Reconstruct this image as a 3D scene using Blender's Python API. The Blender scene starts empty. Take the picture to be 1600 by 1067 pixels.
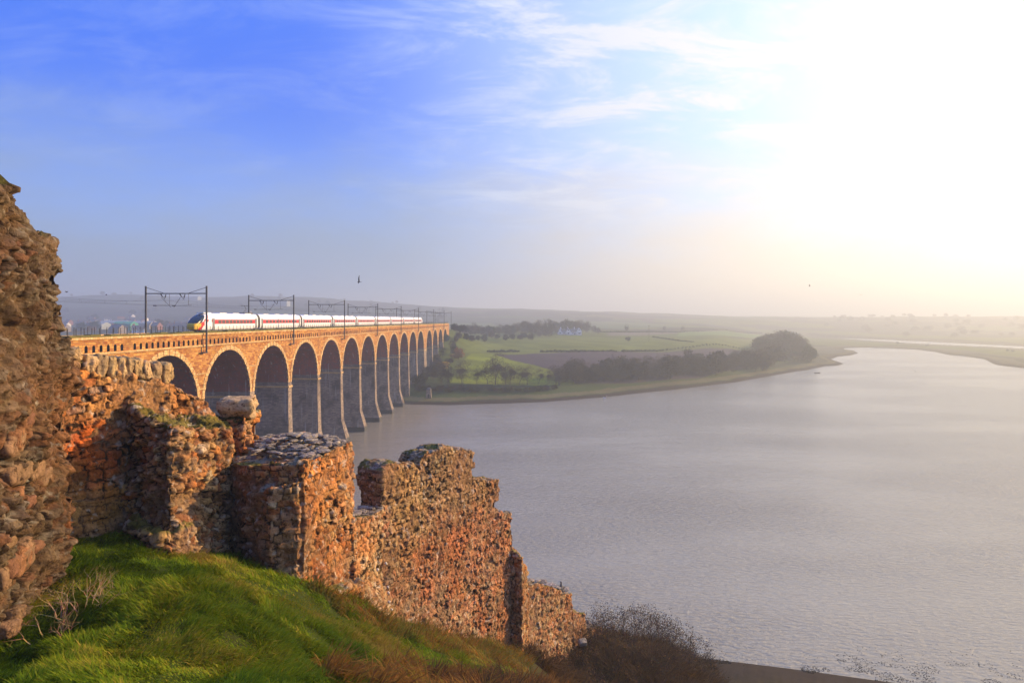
import bpy, bmesh, math, random
import numpy as np
from mathutils import Vector, Matrix
random.seed(7); RNG = np.random.default_rng(11)
S = bpy.context.scene
COL = S.collection
rad = math.radians
# ------------------------------------------------------------------ camera
CZ = 37.6
F = 1000.0
cam = bpy.data.objects.new('camera', bpy.data.cameras.new('camera')); COL.objects.link(cam)
cam.location = (0, 0, CZ); cam.rotation_euler = (rad(90), 0, 0)
cam.data.lens = 22.5; cam.data.sensor_width = 36; cam.data.shift_y = -33.5/1600
cam.data.clip_start = 0.1; cam.data.clip_end = 20000
S.camera = cam
# ------------------------------------------------------------------ light
SUN_AZ, SUN_EL = 66.0, 19.0
SD = Vector((math.sin(rad(SUN_AZ))*math.cos(rad(SUN_EL)), math.cos(rad(SUN_AZ))*math.cos(rad(SUN_EL)), math.sin(rad(SUN_EL))))
sl = bpy.data.lights.new('sun', 'SUN'); sl.energy = 5.0; sl.angle = rad(0.6); sl.color = (1.0, 0.66, 0.34)
so = bpy.data.objects.new('sun', sl); COL.objects.link(so); so.rotation_euler = SD.to_track_quat('Z', 'Y').to_euler()
so.location = SD*200
S.view_settings.view_transform = 'Standard'; S.view_settings.look = 'None'
S.view_settings.exposure = 0.6; S.view_settings.gamma = 1.0; S.view_settings.use_curve_mapping = False
S.cycles.use_denoising = True
S.cycles.max_bounces = 5; S.cycles.diffuse_bounces = 2; S.cycles.glossy_bounces = 2
S.cycles.transmission_bounces = 3; S.cycles.volume_bounces = 0; S.cycles.transparent_max_bounces = 6
S.cycles.sample_clamp_direct = 4.0; S.cycles.sample_clamp_indirect = 4.0
S.cycles.caustics_reflective = False; S.cycles.caustics_refractive = False

class NT:
    """small helper for node trees"""
    def __init__(s, tree): s.t = tree; s.t.nodes.clear()
    def n(s, typ, ins=None, **kw):
        nd = s.t.nodes.new(typ)
        for k, v in kw.items(): setattr(nd, k, v)
        for k, v in (ins or {}).items():
            i = nd.inputs[k]
            if isinstance(v, bpy.types.NodeSocket): s.t.links.new(v, i)
            else: i.default_value = v
        return nd
    def m(s, op, a, b=0.0, c=0.0, clamp=False):
        nd = s.t.nodes.new('ShaderNodeMath'); nd.operation = op; nd.use_clamp = clamp
        for i, v in enumerate((a, b, c)):
            if isinstance(v, bpy.types.NodeSocket): s.t.links.new(v, nd.inputs[i])
            else: nd.inputs[i].default_value = v
        return nd.outputs[0]
    def mix(s, f, a, b, bt='MIX', clamp=True):
        nd = s.t.nodes.new('ShaderNodeMix'); nd.data_type = 'RGBA'; nd.blend_type = bt; nd.clamp_factor = clamp
        for i, v in ((nd.inputs[0], f), (nd.inputs[6], a), (nd.inputs[7], b)):
            if isinstance(v, bpy.types.NodeSocket): s.t.links.new(v, i)
            else: i.default_value = v if not isinstance(v, tuple) or len(v) == 4 else (*v, 1)
        return nd.outputs[2]
    def ramp(s, f, lo, hi, smooth=True):
        nd = s.t.nodes.new('ShaderNodeMapRange'); nd.interpolation_type = 'SMOOTHSTEP' if smooth else 'LINEAR'
        s.t.links.new(f, nd.inputs[0]); nd.inputs[1].default_value = lo; nd.inputs[2].default_value = hi
        nd.clamp = True
        return nd.outputs[0]
    def noise(s, vec, scale, detail=4, rough=.55, dist=0.0, lac=2.0):
        nd = s.n('ShaderNodeTexNoise', {'Scale': scale, 'Detail': detail, 'Roughness': rough, 'Distortion': dist, 'Lacunarity': lac})
        if vec is not None: s.t.links.new(vec, nd.inputs['Vector'])
        return nd.outputs[0]
    def map(s, vec, scale=(1, 1, 1), rot=(0, 0, 0), loc=(0, 0, 0)):
        return s.n('ShaderNodeMapping', {'Vector': vec, 'Scale': scale, 'Rotation': rot, 'Location': loc}).outputs[0]
# ------------------------------------------------------------------ world sky
W = bpy.data.worlds.new("World"); S.world = W; W.use_nodes = True
w = NT(W.node_tree)
tc = w.n('ShaderNodeTexCoord').outputs['Generated']
sky = w.n('ShaderNodeTexSky', sky_type='NISHITA', sun_disc=False, sun_elevation=rad(SUN_EL), sun_rotation=rad(SUN_AZ),
          air_density=1.0, dust_density=1.5, ozone_density=2.0, altitude=0.0).outputs[0]
sep = w.n('ShaderNodeSeparateXYZ', {0: tc}).outputs
el = w.m('MAXIMUM', sep[2], 0.0)
GD = Vector((math.sin(rad(60))*math.cos(rad(16)), math.cos(rad(60))*math.cos(rad(16)), math.sin(rad(16))))   # bright thin cloud beside the sun
dot = w.n('ShaderNodeVectorMath', {0: tc, 1: tuple(GD)}, operation='DOT_PRODUCT').outputs['Value']
dotc = w.m('MAXIMUM', dot, 0.0)
# clear blue, paler towards the horizon and towards the sun
zen = w.mix(w.ramp(el, 0.05, 0.36), (.19, .35, .72), (.028, .135, .68))
zen = w.mix(w.ramp(el, 0.42, 0.8), zen, (.06, .19, .62))
base = w.mix(w.ramp(dot, 0.26, 0.84), zen, (.45, .575, .78))
hz = w.mix(w.ramp(dot, 0.30, 0.86), (.205, .28, .42), (.68, .55, .43))
hn = w.noise(w.map(tc, (1.3, 1.3, 4)), 2.0, 6, .6)
hzf = w.m('SUBTRACT', 1.0, w.ramp(w.m('ADD', el, w.m('MULTIPLY', w.m('SUBTRACT', hn, .5), -.34)), 0.06, 0.29))
base = w.mix(hzf, base, hz)
base = w.mix(w.m('MULTIPLY', w.m('POWER', dotc, 3.0), 0.06), base, sky)
# streaky cirrus
proj = w.n('ShaderNodeCombineXYZ', {0: w.m('DIVIDE', sep[0], w.m('ADD', el, .22)), 1: w.m('DIVIDE', sep[1], w.m('ADD', el, .22)), 2: 0.0}).outputs[0]
c1 = w.noise(w.map(proj, (1.0, 2.0, 1), (0, 0, rad(-32)), (.35, .1, 0)), 2.3, 12, .69, .6)
c2 = w.noise(w.map(proj, (.55, .8, 1), (0, 0, rad(-20)), (3.1, 1.7, 0)), .9, 3, .5, .3)
cl = w.m('MULTIPLY', w.ramp(c1, .43, .70), w.ramp(c2, .30, .58))
side = w.ramp(dot, 0.25, 0.65)
cl = w.m('MULTIPLY', cl, w.m('MULTIPLY_ADD', side, 1.3, .22), clamp=True)
cl = w.m('MULTIPLY', cl, w.ramp(el, .10, .22))
ccol = w.mix(w.ramp(dot, .35, .85), (.42, .50, .68), (.72, .69, .67))
base = w.mix(w.m('MULTIPLY', cl, .9), base, ccol)
# bright veil round the sun
g1 = w.m('MULTIPLY', w.ramp(dot, .72, .95), 1.0)
gn = w.m('ADD', g1, w.m('MULTIPLY', w.m('SUBTRACT', c1, .5), .9), clamp=True)
gn = w.m('MULTIPLY', gn, w.ramp(dot, .68, .91))
gn = w.m('MULTIPLY', gn, w.m('MULTIPLY_ADD', w.ramp(el, .04, .24), .93, .07))
base = w.mix(gn, base, (.78, .75, .68))
g2 = w.m('MULTIPLY', w.m('POWER', dotc, 60.0), .8)
base = w.mix(g2, base, (1.5, 1.3, 1.0), clamp=False)
SKY_S = 0.1
base = w.mix(1.0, base, (1/SKY_S,)*3+(1,), 'MULTIPLY')
bg = w.n('ShaderNodeBackground', {'Color': base, 'Strength': SKY_S})
w.t.links.new(bg.outputs[0], w.n('ShaderNodeOutputWorld').inputs[0])

# ------------------------------------------------------------------ object helpers
def tag(o, label=None, cat=None, group=None, kind=None):
    if label: o['label'] = label
    if cat: o['category'] = cat
    if group: o['group'] = group
    if kind: o['kind'] = kind
    return o
def link_mesh(name, me, mat=None, parent=None):
    o = bpy.data.objects.new(name, me); COL.objects.link(o)
    if mat is not None:
        for m_ in (mat if isinstance(mat, (list, tuple)) else [mat]): me.materials.append(m_)
    if parent is not None: o.parent = parent
    return o
def empty(name, loc=(0, 0, 0), rz=0.0):
    o = bpy.data.objects.new(name, None); COL.objects.link(o); o.location = loc; o.rotation_euler = (0, 0, rz)
    o.empty_display_size = .5
    return o
def copy_tree(o, parent=None):
    c = o.copy(); COL.objects.link(c)
    if parent is not None: c.parent = parent
    for ch in list(o.children): copy_tree(ch, c)
    return c
class MB:
    """collects geometry, builds ONE mesh"""
    def __init__(s): s.v = []; s.f = []; s.mi = []; s.c = []
    def add(s, vs, fs, mi=0, col=None):
        b = len(s.v); s.v += [tuple(p) for p in vs]; s.f += [tuple(i+b for i in f) for f in fs]; s.mi += [mi]*len(fs)
        s.c += [col or (1, 1, 1)]*len(vs)
    def box(s, x0, x1, y0, y1, z0, z1, mi=0, col=None):
        s.add([(x0, y0, z0), (x1, y0, z0), (x1, y1, z0), (x0, y1, z0), (x0, y0, z1), (x1, y0, z1), (x1, y1, z1), (x0, y1, z1)],
              [(0, 3, 2, 1), (4, 5, 6, 7), (0, 1, 5, 4), (1, 2, 6, 5), (2, 3, 7, 6), (3, 0, 4, 7)], mi, col)
    def frustum(s, c0, h0, c1, h1, mi=0, col=None):
        """box from centre c0 half h0 (bottom) to centre c1 half h1 (top)"""
        vs = []
        for c, h in ((c0, h0), (c1, h1)):
            for sx, sy in ((-1, -1), (1, -1), (1, 1), (-1, 1)): vs.append((c[0]+sx*h[0], c[1]+sy*h[1], c[2]))
        s.add(vs, [(0, 3, 2, 1), (4, 5, 6, 7), (0, 1, 5, 4), (1, 2, 6, 5), (2, 3, 7, 6), (3, 0, 4, 7)], mi, col)
    def tube(s, a, b, r0, r1=None, n=5, mi=0, col=None, cap=True):
        r1 = r0 if r1 is None else r1
        a = Vector(a); b = Vector(b); d = (b-a)
        if d.length < 1e-6: return
        d.normalize(); u = d.orthogonal().normalized(); v = d.cross(u)
        vs = []
        for p, r in ((a, r0), (b, r1)):
            for k in range(n):
                t = 2*math.pi*k/n; vs.append(p+(u*math.cos(t)+v*math.sin(t))*r)
        fs = [(k, (k+1) % n, n+(k+1) % n, n+k) for k in range(n)]
        if cap: fs += [tuple(range(n))[::-1], tuple(range(n, 2*n))]
        s.add(vs, fs, mi, col)
    def build(s, name, mat, parent=None, smooth=False, colattr=False):
        me = bpy.data.meshes.new(name); me.from_pydata(s.v, [], s.f)
        o = link_mesh(name, me, mat, parent)
        if len(me.materials) > 1: me.polygons.foreach_set('material_index', s.mi)
        if smooth: me.polygons.foreach_set('use_smooth', [True]*len(me.polygons))
        if colattr:
            a = me.color_attributes.new('Col', 'FLOAT_COLOR', 'POINT')
            a.data.foreach_set('color', np.c_[np.array(s.c, float), np.ones(len(s.v))].astype(np.float32).ravel())
        me.update(); return o
def np_mesh(name, V, Fc, mat, parent=None, col=None, smooth=True):
    """V (n,3), Fc (m,k) int faces"""
    V = np.asarray(V, np.float32); Fc = np.asarray(Fc, np.int32); k = Fc.shape[1]
    me = bpy.data.meshes.new(name)
    me.vertices.add(len(V)); me.vertices.foreach_set('co', V.ravel())
    me.loops.add(Fc.size); me.loops.foreach_set('vertex_index', Fc.ravel())
    me.polygons.add(len(Fc)); me.polygons.foreach_set('loop_start', np.arange(0, Fc.size, k, dtype=np.int32))
    me.polygons.foreach_set('loop_total', np.full(len(Fc), k, np.int32))
    me.polygons.foreach_set('use_smooth', np.full(len(Fc), smooth))
    me.update(calc_edges=True)
    if col is not None:
        a = me.color_attributes.new('Col', 'FLOAT_COLOR', 'POINT')
        a.data.foreach_set('color', np.c_[col, np.ones(len(V))].astype(np.float32).ravel())
    return link_mesh(name, me, mat, parent)
# ------------------------------------------------------------------ numpy noise
def _h(ix, iy, iz, k=0):
    n = (ix.astype(np.int64)*374761393 + iy.astype(np.int64)*668265263 + iz.astype(np.int64)*2147483647 + k*1274126177) & 0xFFFFFFFF
    n = ((n ^ (n >> 13))*1274126177) & 0xFFFFFFFF
    n = ((n ^ (n >> 16))*2246822519) & 0xFFFFFFFF
    return ((n ^ (n >> 15)) & 0xFFFFFF)/float(0xFFFFFF)
def vnoise(P, k=0):
    I = np.floor(P).astype(np.int64); f = P-I; f = f*f*(3-2*f); out = 0
    for dx in (0, 1):
        for dy in (0, 1):
            for dz in (0, 1):
                wgt = (f[:, 0] if dx else 1-f[:, 0])*(f[:, 1] if dy else 1-f[:, 1])*(f[:, 2] if dz else 1-f[:, 2])
                out = out+wgt*_h(I[:, 0]+dx, I[:, 1]+dy, I[:, 2]+dz, k)
    return out
def fbm(P, oct=4, k=0, g=.5):
    a = 1.0; t = 0; s = 0
    for o in range(oct):
        s = s+a*vnoise(P*(2.0**o)+o*17.3, k+o); t += a; a *= g
    return s/t
def fbm2(x, y, oct=4, k=0): return fbm(np.stack([x, y, np.zeros_like(x)], 1), oct, k)
def sstep(x, a, b):
    t = np.clip((x-a)/(b-a), 0, 1); return t*t*(3-2*t)
# ------------------------------------------------------------------ materials
def material(name, color=(.5, .5, .5), rough=.7, attr=False, var=.0, vscale=2.0, bump=0.0, bscale=8.0, metal=0.0, spec=.5, trans=0.0, coord='Object'):
    m_ = bpy.data.materials.new(name); m_.use_nodes = True; t = NT(m_.node_tree)
    co = t.n('ShaderNodeTexCoord').outputs[coord]
    c = t.n('ShaderNodeVertexColor', layer_name='Col').outputs[0] if attr else None
    if c is None: c = t.n('ShaderNodeRGB').outputs[0]; c.default_value = (*color, 1)
    if var:
        nz = t.noise(co, vscale, 6, .65)
        f = t.m('MULTIPLY_ADD', nz, 2*var, 1-var)
        c = t.mix(1.0, c, t.n('ShaderNodeCombineColor', {0: f, 1: f, 2: f}).outputs[0], 'MULTIPLY')
    p = t.n('ShaderNodeBsdfPrincipled', {'Base Color': c, 'Roughness': rough, 'Metallic': metal, 'Specular IOR Level': spec})
    if bump:
        b = t.n('ShaderNodeBump', {'Strength': 1.0, 'Distance': bump, 'Height': t.noise(co, bscale, 6, .7)})
        t.t.links.new(b.outputs[0], p.inputs['Normal'])
    out = t.n('ShaderNodeOutputMaterial')
    sh = p.outputs[0]
    if trans:
        tr = t.n('ShaderNodeBsdfTranslucent', {'Color': c})
        sh = t.n('ShaderNodeMixShader', {0: trans, 1: sh, 2: tr.outputs[0]}).outputs[0]
    t.t.links.new(sh, out.inputs[0])
    return m_
def masonry(name, c1, c2, mortar, bw, bh, rough=.85, bump=.03, stain=.5, streak=False):
    """coursed stone; texture space = object x,y along, z up (box mapped by picking x or y)"""
    m_ = bpy.data.materials.new(name); m_.use_nodes = True; t = NT(m_.node_tree)
    co = t.n('ShaderNodeTexCoord').outputs['Object']; s = t.n('ShaderNodeSeparateXYZ', {0: co}).outputs
    nrm = t.n('ShaderNodeSeparateXYZ', {0: t.n('ShaderNodeTexCoord').outputs['Normal']}).outputs
    pick = t.m('GREATER_THAN', t.m('ABSOLUTE', nrm[0]), .7)
    u = t.m('ADD', t.m('MULTIPLY', s[0], t.m('SUBTRACT', 1.0, pick)), t.m('MULTIPLY', s[1], pick))
    wob = t.noise(co, 1.3, 3)
    vec = t.n('ShaderNodeCombineXYZ', {0: t.m('MULTIPLY_ADD', wob, .25, u), 1: t.m('MULTIPLY_ADD', wob, .12, s[2]), 2: 0.0}).outputs[0]
    br = t.n('ShaderNodeTexBrick', {'Vector': vec, 'Color1': (0, 0, 0, 1), 'Color2': (1, 1, 1, 1), 'Mortar': (.5, .5, .5, 1), 'Scale': 1.0,
             'Mortar Size': .022, 'Mortar Smooth': .3, 'Bias': 0.0, 'Brick Width': bw, 'Row Height': bh}, offset=.5, squash=1.3, squash_frequency=3)
    val = t.n('ShaderNodeSeparateColor', {0: br.outputs[0]}).outputs[0]
    c = t.mix(val, c1, c2)
    big = t.noise(co, .22, 5, .6)
    c = t.mix(t.m('MULTIPLY', t.ramp(big, .45, .7), stain), c, tuple(x*.42 for x in c1))
    fine = t.noise(co, 5.0, 6, .7)
    fm = t.m('MULTIPLY_ADD', fine, 1.1, .45)
    c = t.mix(1.0, c, t.n('ShaderNodeCombineColor', {0: fm, 1: fm, 2: fm}).outputs[0], 'MULTIPLY')
    c = t.mix(br.outputs[1], c, mortar)
    if streak:   # pale lime runs down the brickwork
        sn = t.noise(t.map(co, (1.1, 1.1, .05)), 1.6, 3, .6)
        c = t.mix(t.m('MULTIPLY', t.ramp(sn, .60, .70), .6), c, (.5, .48, .46))
    h = t.m('SUBTRACT', t.m('MULTIPLY', fine, .6), br.outputs[1])
    b = t.n('ShaderNodeBump', {'Strength': 1.0, 'Distance': bump, 'Height': h})
    p = t.n('ShaderNodeBsdfPrincipled', {'Base Color': c, 'Roughness': rough, 'Normal': b.outputs[0], 'Specular IOR Level': .2})
    t.t.links.new(p.outputs[0], t.n('ShaderNodeOutputMaterial').inputs[0])
    return m_
M = {}
M['stone'] = masonry('bridge_stone', (.32, .105, .022), (.64, .34, .085), (.26, .17, .09), .75, .34, bump=.05)
M['ringstone'] = masonry('ring_stone', (.56, .33, .12), (.76, .54, .26), (.26, .17, .09), .45, .5, bump=.04, stain=.3)
M['pierstone'] = masonry('pier_stone', (.19, .15, .13), (.42, .32, .23), (.13, .12, .12), .8, .38, bump=.05, stain=.85, streak=True)
M['brick'] = masonry('soffit_brick', (.46, .09, .05), (.17, .09, .09), (.16, .12, .11), .5, .16, bump=.02, stain=.85, streak=True)
M['wet'] = material('wet_pier_stone', (.045, .042, .038), .5, var=.4, vscale=1.5, bump=.04)
M['niche_shade'] = material('shaded_niche_stone', (.07, .05, .04), .95, var=.4)  # shade inside the parapet niches, put into the colour of their recesses
M['ballast'] = material('ballast', (.13, .10, .08), .95, var=.35, vscale=6, bump=.05)
M['turf'] = material('parapet_turf', (.12, .11, .02), .95, var=.5, vscale=3, bump=.05)
M['steel'] = material('dark_steel', (.045, .045, .05), .55, metal=.3)
M['rail'] = material('rail_steel', (.18, .13, .10), .4, metal=.8)
M['white'] = material('train_white', (.82, .85, .90), .3, var=.03)
M['red'] = material('train_red', (.55, .025, .03), .3)
M['yellow'] = material('train_yellow', (.72, .42, .02), .35)
M['glass'] = material('train_glass', (.015, .02, .035), .12)
M['window'] = material('window_glass', (.11, .09, .09), .25)
M['grey'] = material('grey_paint', (.18, .19, .20), .5)
M['under'] = material('underframe', (.03, .03, .03), .7)
def ruin_material():
    m_ = bpy.data.materials.new('ruin_stone'); m_.use_nodes = True; t = NT(m_.node_tree)
    co = t.n('ShaderNodeTexCoord').outputs['Object']; c = t.n('ShaderNodeVertexColor', layer_name='Col').outputs[0]
    n1 = t.noise(co, 3.2, 8, .72, .6); n2 = t.noise(co, 13, 6, .75); n3 = t.noise(co, 1.1, 5, .65)
    f = t.m('MULTIPLY', t.m('MULTIPLY_ADD', n1, 1.5, .25), t.m('MULTIPLY_ADD', n2, 1.7, .15))
    c = t.mix(1.0, c, t.n('ShaderNodeCombineColor', {0: f, 1: t.m('MULTIPLY', f, t.m('MULTIPLY_ADD', n3, .3, .85)), 2: f}).outputs[0], 'MULTIPLY')
    c = t.mix(t.m('MULTIPLY', t.ramp(n2, .60, .72), .35), c, (.46, .38, .26))
    c = t.mix(t.m('MULTIPLY', t.ramp(t.noise(co, 7, 6, .7), .54, .64), .85), c, (.035, .020, .011))
    vo = t.n('ShaderNodeTexVoronoi', {'Vector': co, 'Scale': 9.0, 'Randomness': 1.0}).outputs[0]
    h = t.m('ADD', t.m('MULTIPLY', n2, .8), t.m('ADD', t.m('MULTIPLY', n1, 1.3), t.m('MULTIPLY', vo, .35)))
    b = t.n('ShaderNodeBump', {'Strength': 1.0, 'Distance': .075, 'Height': h})
    c = t.mix(1.0, c, (1.12, 1.0, .9, 1), 'MULTIPLY')
    p = t.n('ShaderNodeBsdfPrincipled', {'Base Color': c, 'Roughness': .93, 'Normal': b.outputs[0], 'Specular IOR Level': .12})
    t.t.links.new(p.outputs[0], t.n('ShaderNodeOutputMaterial').inputs[0]); return m_
M['ruin'] = ruin_material()
M['rock'] = M['ruin']
M['ground'] = material('ground', attr=True, rough=.95, var=.35, vscale=.9, bump=.03, bscale=4, spec=.1)
M['grass'] = material('grass_blades', attr=True, rough=.8, spec=.1, trans=.35)
M['twig'] = material('twigs', attr=True, rough=.9, spec=.1)
M['bark'] = material('bark', (.075, .06, .045), .95, var=.3, vscale=2)
M['crown'] = material('twig_crown', (.058, .042, .027), .95, var=.4, vscale=.35, spec=.1)
M['ever'] = material('evergreen_crown', (.030, .045, .022), .95, var=.4, vscale=.35, spec=.1)
M['gorse'] = material('gorse_crown', (.40, .26, .02), .95, var=.3, vscale=.5, spec=.1)
M['rust'] = material('rust_crown', (.26, .11, .03), .95, var=.3, vscale=.5, spec=.1)
M['lime'] = material('lime_wash', (.86, .83, .78), .8, var=.05, vscale=.5)
M['slate'] = material('slate', (.09, .09, .11), .6, var=.2, vscale=1)
M['tile'] = material('clay_tile', (.28, .12, .08), .8, var=.2, vscale=1)
M['harl'] = material('harled_wall', (.34, .29, .24), .9, var=.1, vscale=1)
M['dark'] = material('dark_opening', (.03, .035, .045), .3)
M['greenmetal'] = material('green_sheet', (.03, .30, .20), .6)
M['palemetal'] = material('pale_sheet', (.30, .34, .36), .6)
M['feather_w'] = material('white_feather', (.62, .62, .62), .8)
M['feather_d'] = material('dark_feather', (.05, .05, .06), .7)
M['plaster'] = material('pale_boulder', (.55, .47, .36), .9, var=.35, vscale=2.5, bump=.06, bscale=3)
# ------------------------------------------------------------------ terrain
def onwater(px, py):
    Y = CZ*F/(py-500); return ((px-800)/F*Y, Y)
SHORE = [(-9000, 420), (-1500, 330), (-300, 300)] + [onwater(*p) for p in
    [(610, 630), (650, 632), (700, 633), (760, 631), (800, 630), (850, 628), (900, 624), (950, 620), (1000, 614), (1060, 608), (1100, 603),
     (1150, 597), (1200, 588), (1240, 581), (1262, 578), (1290, 572), (1310, 571), (1318, 568), (1306, 564), (1298, 561), (1310, 557), (1330, 555),
     (1341, 551.5), (1334, 548), (1318, 546), (1320, 543.8), (1350, 543), (1400, 544.5), (1430, 546), (1460, 549.5), (1480, 554), (1510, 557), (1538, 561),
     (1556, 570), (1580, 573), (1600, 575), (1680, 583), (1800, 590),
     (1800, 557), (1700, 551), (1600, 546), (1560, 543.5), (1500, 541), (1440, 538), (1400, 535.5), (1350, 532.5), (1300, 530), (1268, 527.6),
     (1262, 526.4), (1300, 527.6), (1350, 529), (1400, 531.3), (1500, 536.2), (1600, 541), (1700, 546), (1800, 550)]] + [(9000, 900), (9000, 9000), (-9000, 9000)]
SHORE = np.array(SHORE, float)
def poly_sd(x, y, poly):
    """signed distance, positive inside"""
    n = len(poly); d2 = np.full(x.shape, 1e18); ins = np.zeros(x.shape, bool)
    for i in range(n):
        ax, ay = poly[i]; bx, by = poly[(i+1) % n]
        ex, ey = bx-ax, by-ay; wx, wy = x-ax, y-ay
        t = np.clip((wx*ex+wy*ey)/(ex*ex+ey*ey+1e-12), 0, 1)
        dx, dy = wx-ex*t, wy-ey*t; d2 = np.minimum(d2, dx*dx+dy*dy)
        c = (ay > y) != (by > y)
        with np.errstate(divide='ignore', invalid='ignore'):
            xi = ax+(y-ay)/(by-ay+1e-12)*ex
        ins ^= c & (x < xi)
    return np.where(ins, 1, -1)*np.sqrt(d2)
NEAR = np.array([  # X, Y, height relative to the eye
    (-30, 5, -4.0), (-14, 2, -4.6), (0, 2, -4.6), (8, 4, -6), (-7, 9, -5.5), (-9.7, 12.4, -6.4), (-12, 17, -6.0), (-14, 22, -6.0), (-9.2, 17.4, -6.45), (-7, 14, -6.1), (-4, 9, -5.6), (0, 8, -6.2),
    (-8.6, 19.4, -7.3), (-6.6, 19.6, -8.0), (-4.6, 16, -8.0), (-4, 12, -6.9), (-5.2, 14, -7.0), (-2, 12, -7.6), (2, 10, -8.5), (-1, 16, -9.6), (-3.4, 18.6, -9.7), (-5.4, 21.2, -9.3), (-4.4, 24, -11.5),
    (-4.2, 26.5, -12.7), (-1, 22, -12.2), (-2, 30, -15.2), (0, 34, -17.5), (1.4, 37, -20.3), (3.4, 41, -22.6), (6, 34, -22), (6.5, 44, -22.3), (9.2, 46, -23.4), (10, 40, -22.4), (13, 50, -26.3), (15.5, 52, -28.3), (18.5, 53, -33.5), (14, 60, -34.5), (20, 66, -36.6),
    (22, 71, -37.6), (34, 68, -37.6), (53, 64, -37.6), (90, 60, -37.6), (8, 74, -37.6), (-10, 80, -37.6), (-30, 110, -37.6), (-55, 150, -37.6), (-100, 165, -37.6), (-300, 190, -37.6),
    (-14, 30, -15), (-20, 45, -26), (-30, 60, -30), (-8, 50, -30), (-60, 80, -24), (-100, 60, -14), (-100, 110, -25), (-200, 60, -10), (-60, 30, -9), (-300, 100, -15), (17, 44, -29), (22, 44, -33), (30, 20, -22), (60, 30, -32),
    (40, 55, -35.6), (26, 60, -35.4), (30, 80, -40.2), (60, 76, -40.2), (10, 90, -41), (-30, 140, -41), (-60, 200, -42), (-300, 240, -42), (200, 60, -39), (150, 20, -36), (120, 100, -42), (0, 150, -42)], float)
def _phi(r): return np.sqrt(r*r+4.0)
_A = _phi(np.hypot(NEAR[:, None, 0]-NEAR[None, :, 0], NEAR[:, None, 1]-NEAR[None, :, 1]))
_w = np.linalg.solve(_A+1e-3*np.eye(len(NEAR))*0, NEAR[:, 2]+25)
def near_h(x, y):
    out = np.zeros(x.shape)-25
    for i in range(len(NEAR)): out += _w[i]*_phi(np.hypot(x-NEAR[i, 0], y-NEAR[i, 1]))
    return out+CZ
HA = np.array([(-3, 150), (-.8, 150), (-.62, 155), (-.45, 150), (-.3, 138), (-.18, 116), (-.05, 98), (.1, 86), (.22, 80), (.35, 66), (.5, 54), (.65, 50), (.9, 47), (3, 50)])
def far_h(x, y):
    d = poly_sd(x, y, SHORE); a = x/np.maximum(y, 1)
    prof = np.interp(d, [-40, -4, 0, 3, 10, 22, 60, 135, 265, 350, 600, 1000, 3000], [-8, -.8, 0, .7, 1.6, 4.6, 9.5, 16.6, 22.7, 24, 28, 31, 36])
    fac = 1-.88*sstep(a, .30, .43)*(1-sstep(y, 1300, 2000))
    h = np.where(d > 0, prof*np.where(d > 12, fac+(1-fac)*np.clip((22-d)/10, 0, 1)*.4, 1), prof)
    nz = fbm2(x/90, y/90, 4, 5)-.5
    h = h+np.where(d > 6, nz*np.clip(d/60, 0, 1)*5*np.clip(fac, .15, 1), 0)
    # embankment at the far bridge end
    h = h+np.where(d > 0, 13*np.exp(-(((x+47)/22)**2+((y-455)/48)**2)), 0)
    t = sstep(y+260*(fbm2(x/500, y/500, 3, 9)-.5), 1000, 2000)
    hill = CZ+(np.interp(a, HA[:, 0], HA[:, 1])-CZ)*.66+ (fbm2(x/300+a*2, y/500, 4, 2)-.5)*26
    t2 = np.sin(np.clip((y-1000)/1000, 0, 1)*math.pi/2)*(1-.2*sstep(y, 2100, 3000))
    return np.where(d > 0, h+(hill-34)*t*(.55+.45*t2), h)
def ground(x, y):
    x = np.asarray(x, float); y = np.asarray(y, float)
    out = np.full(x.shape, -8.0)
    nr = y < 260; fr = y > 215
    if nr.any():
        q = near_h(x[nr], y[nr])
        out[nr] = np.maximum(q + np.where(q > .5, .10*(fbm2(x[nr]/1.7, y[nr]/1.7, 4, 3)-.5)*2+.16*(fbm2(x[nr]/.5, y[nr]/.5, 3, 8)-.5), 0), -8)
    if fr.any(): out[fr] = np.maximum(out[fr]*0-8, far_h(x[fr], y[fr]))
    return out
def g1(x, y): return float(ground(np.array([x]), np.array([y]))[0])
_ys = np.concatenate([np.geomspace(8, 240, 500), np.geomspace(240, 4500, 1600)])
def hit(px, py, ymin=8):
    """point of the ground seen at a picture position (used once, to survey where things stand)"""
    a = (px-800)/F; ys = _ys[_ys >= ymin]
    z = ground(a*ys, ys); ray = CZ+(500-py)/F*ys
    k = np.nonzero(z >= ray)[0]
    k = k[0] if len(k) else len(ys)-1
    return Vector((a*ys[k], ys[k], z[k]))
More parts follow.
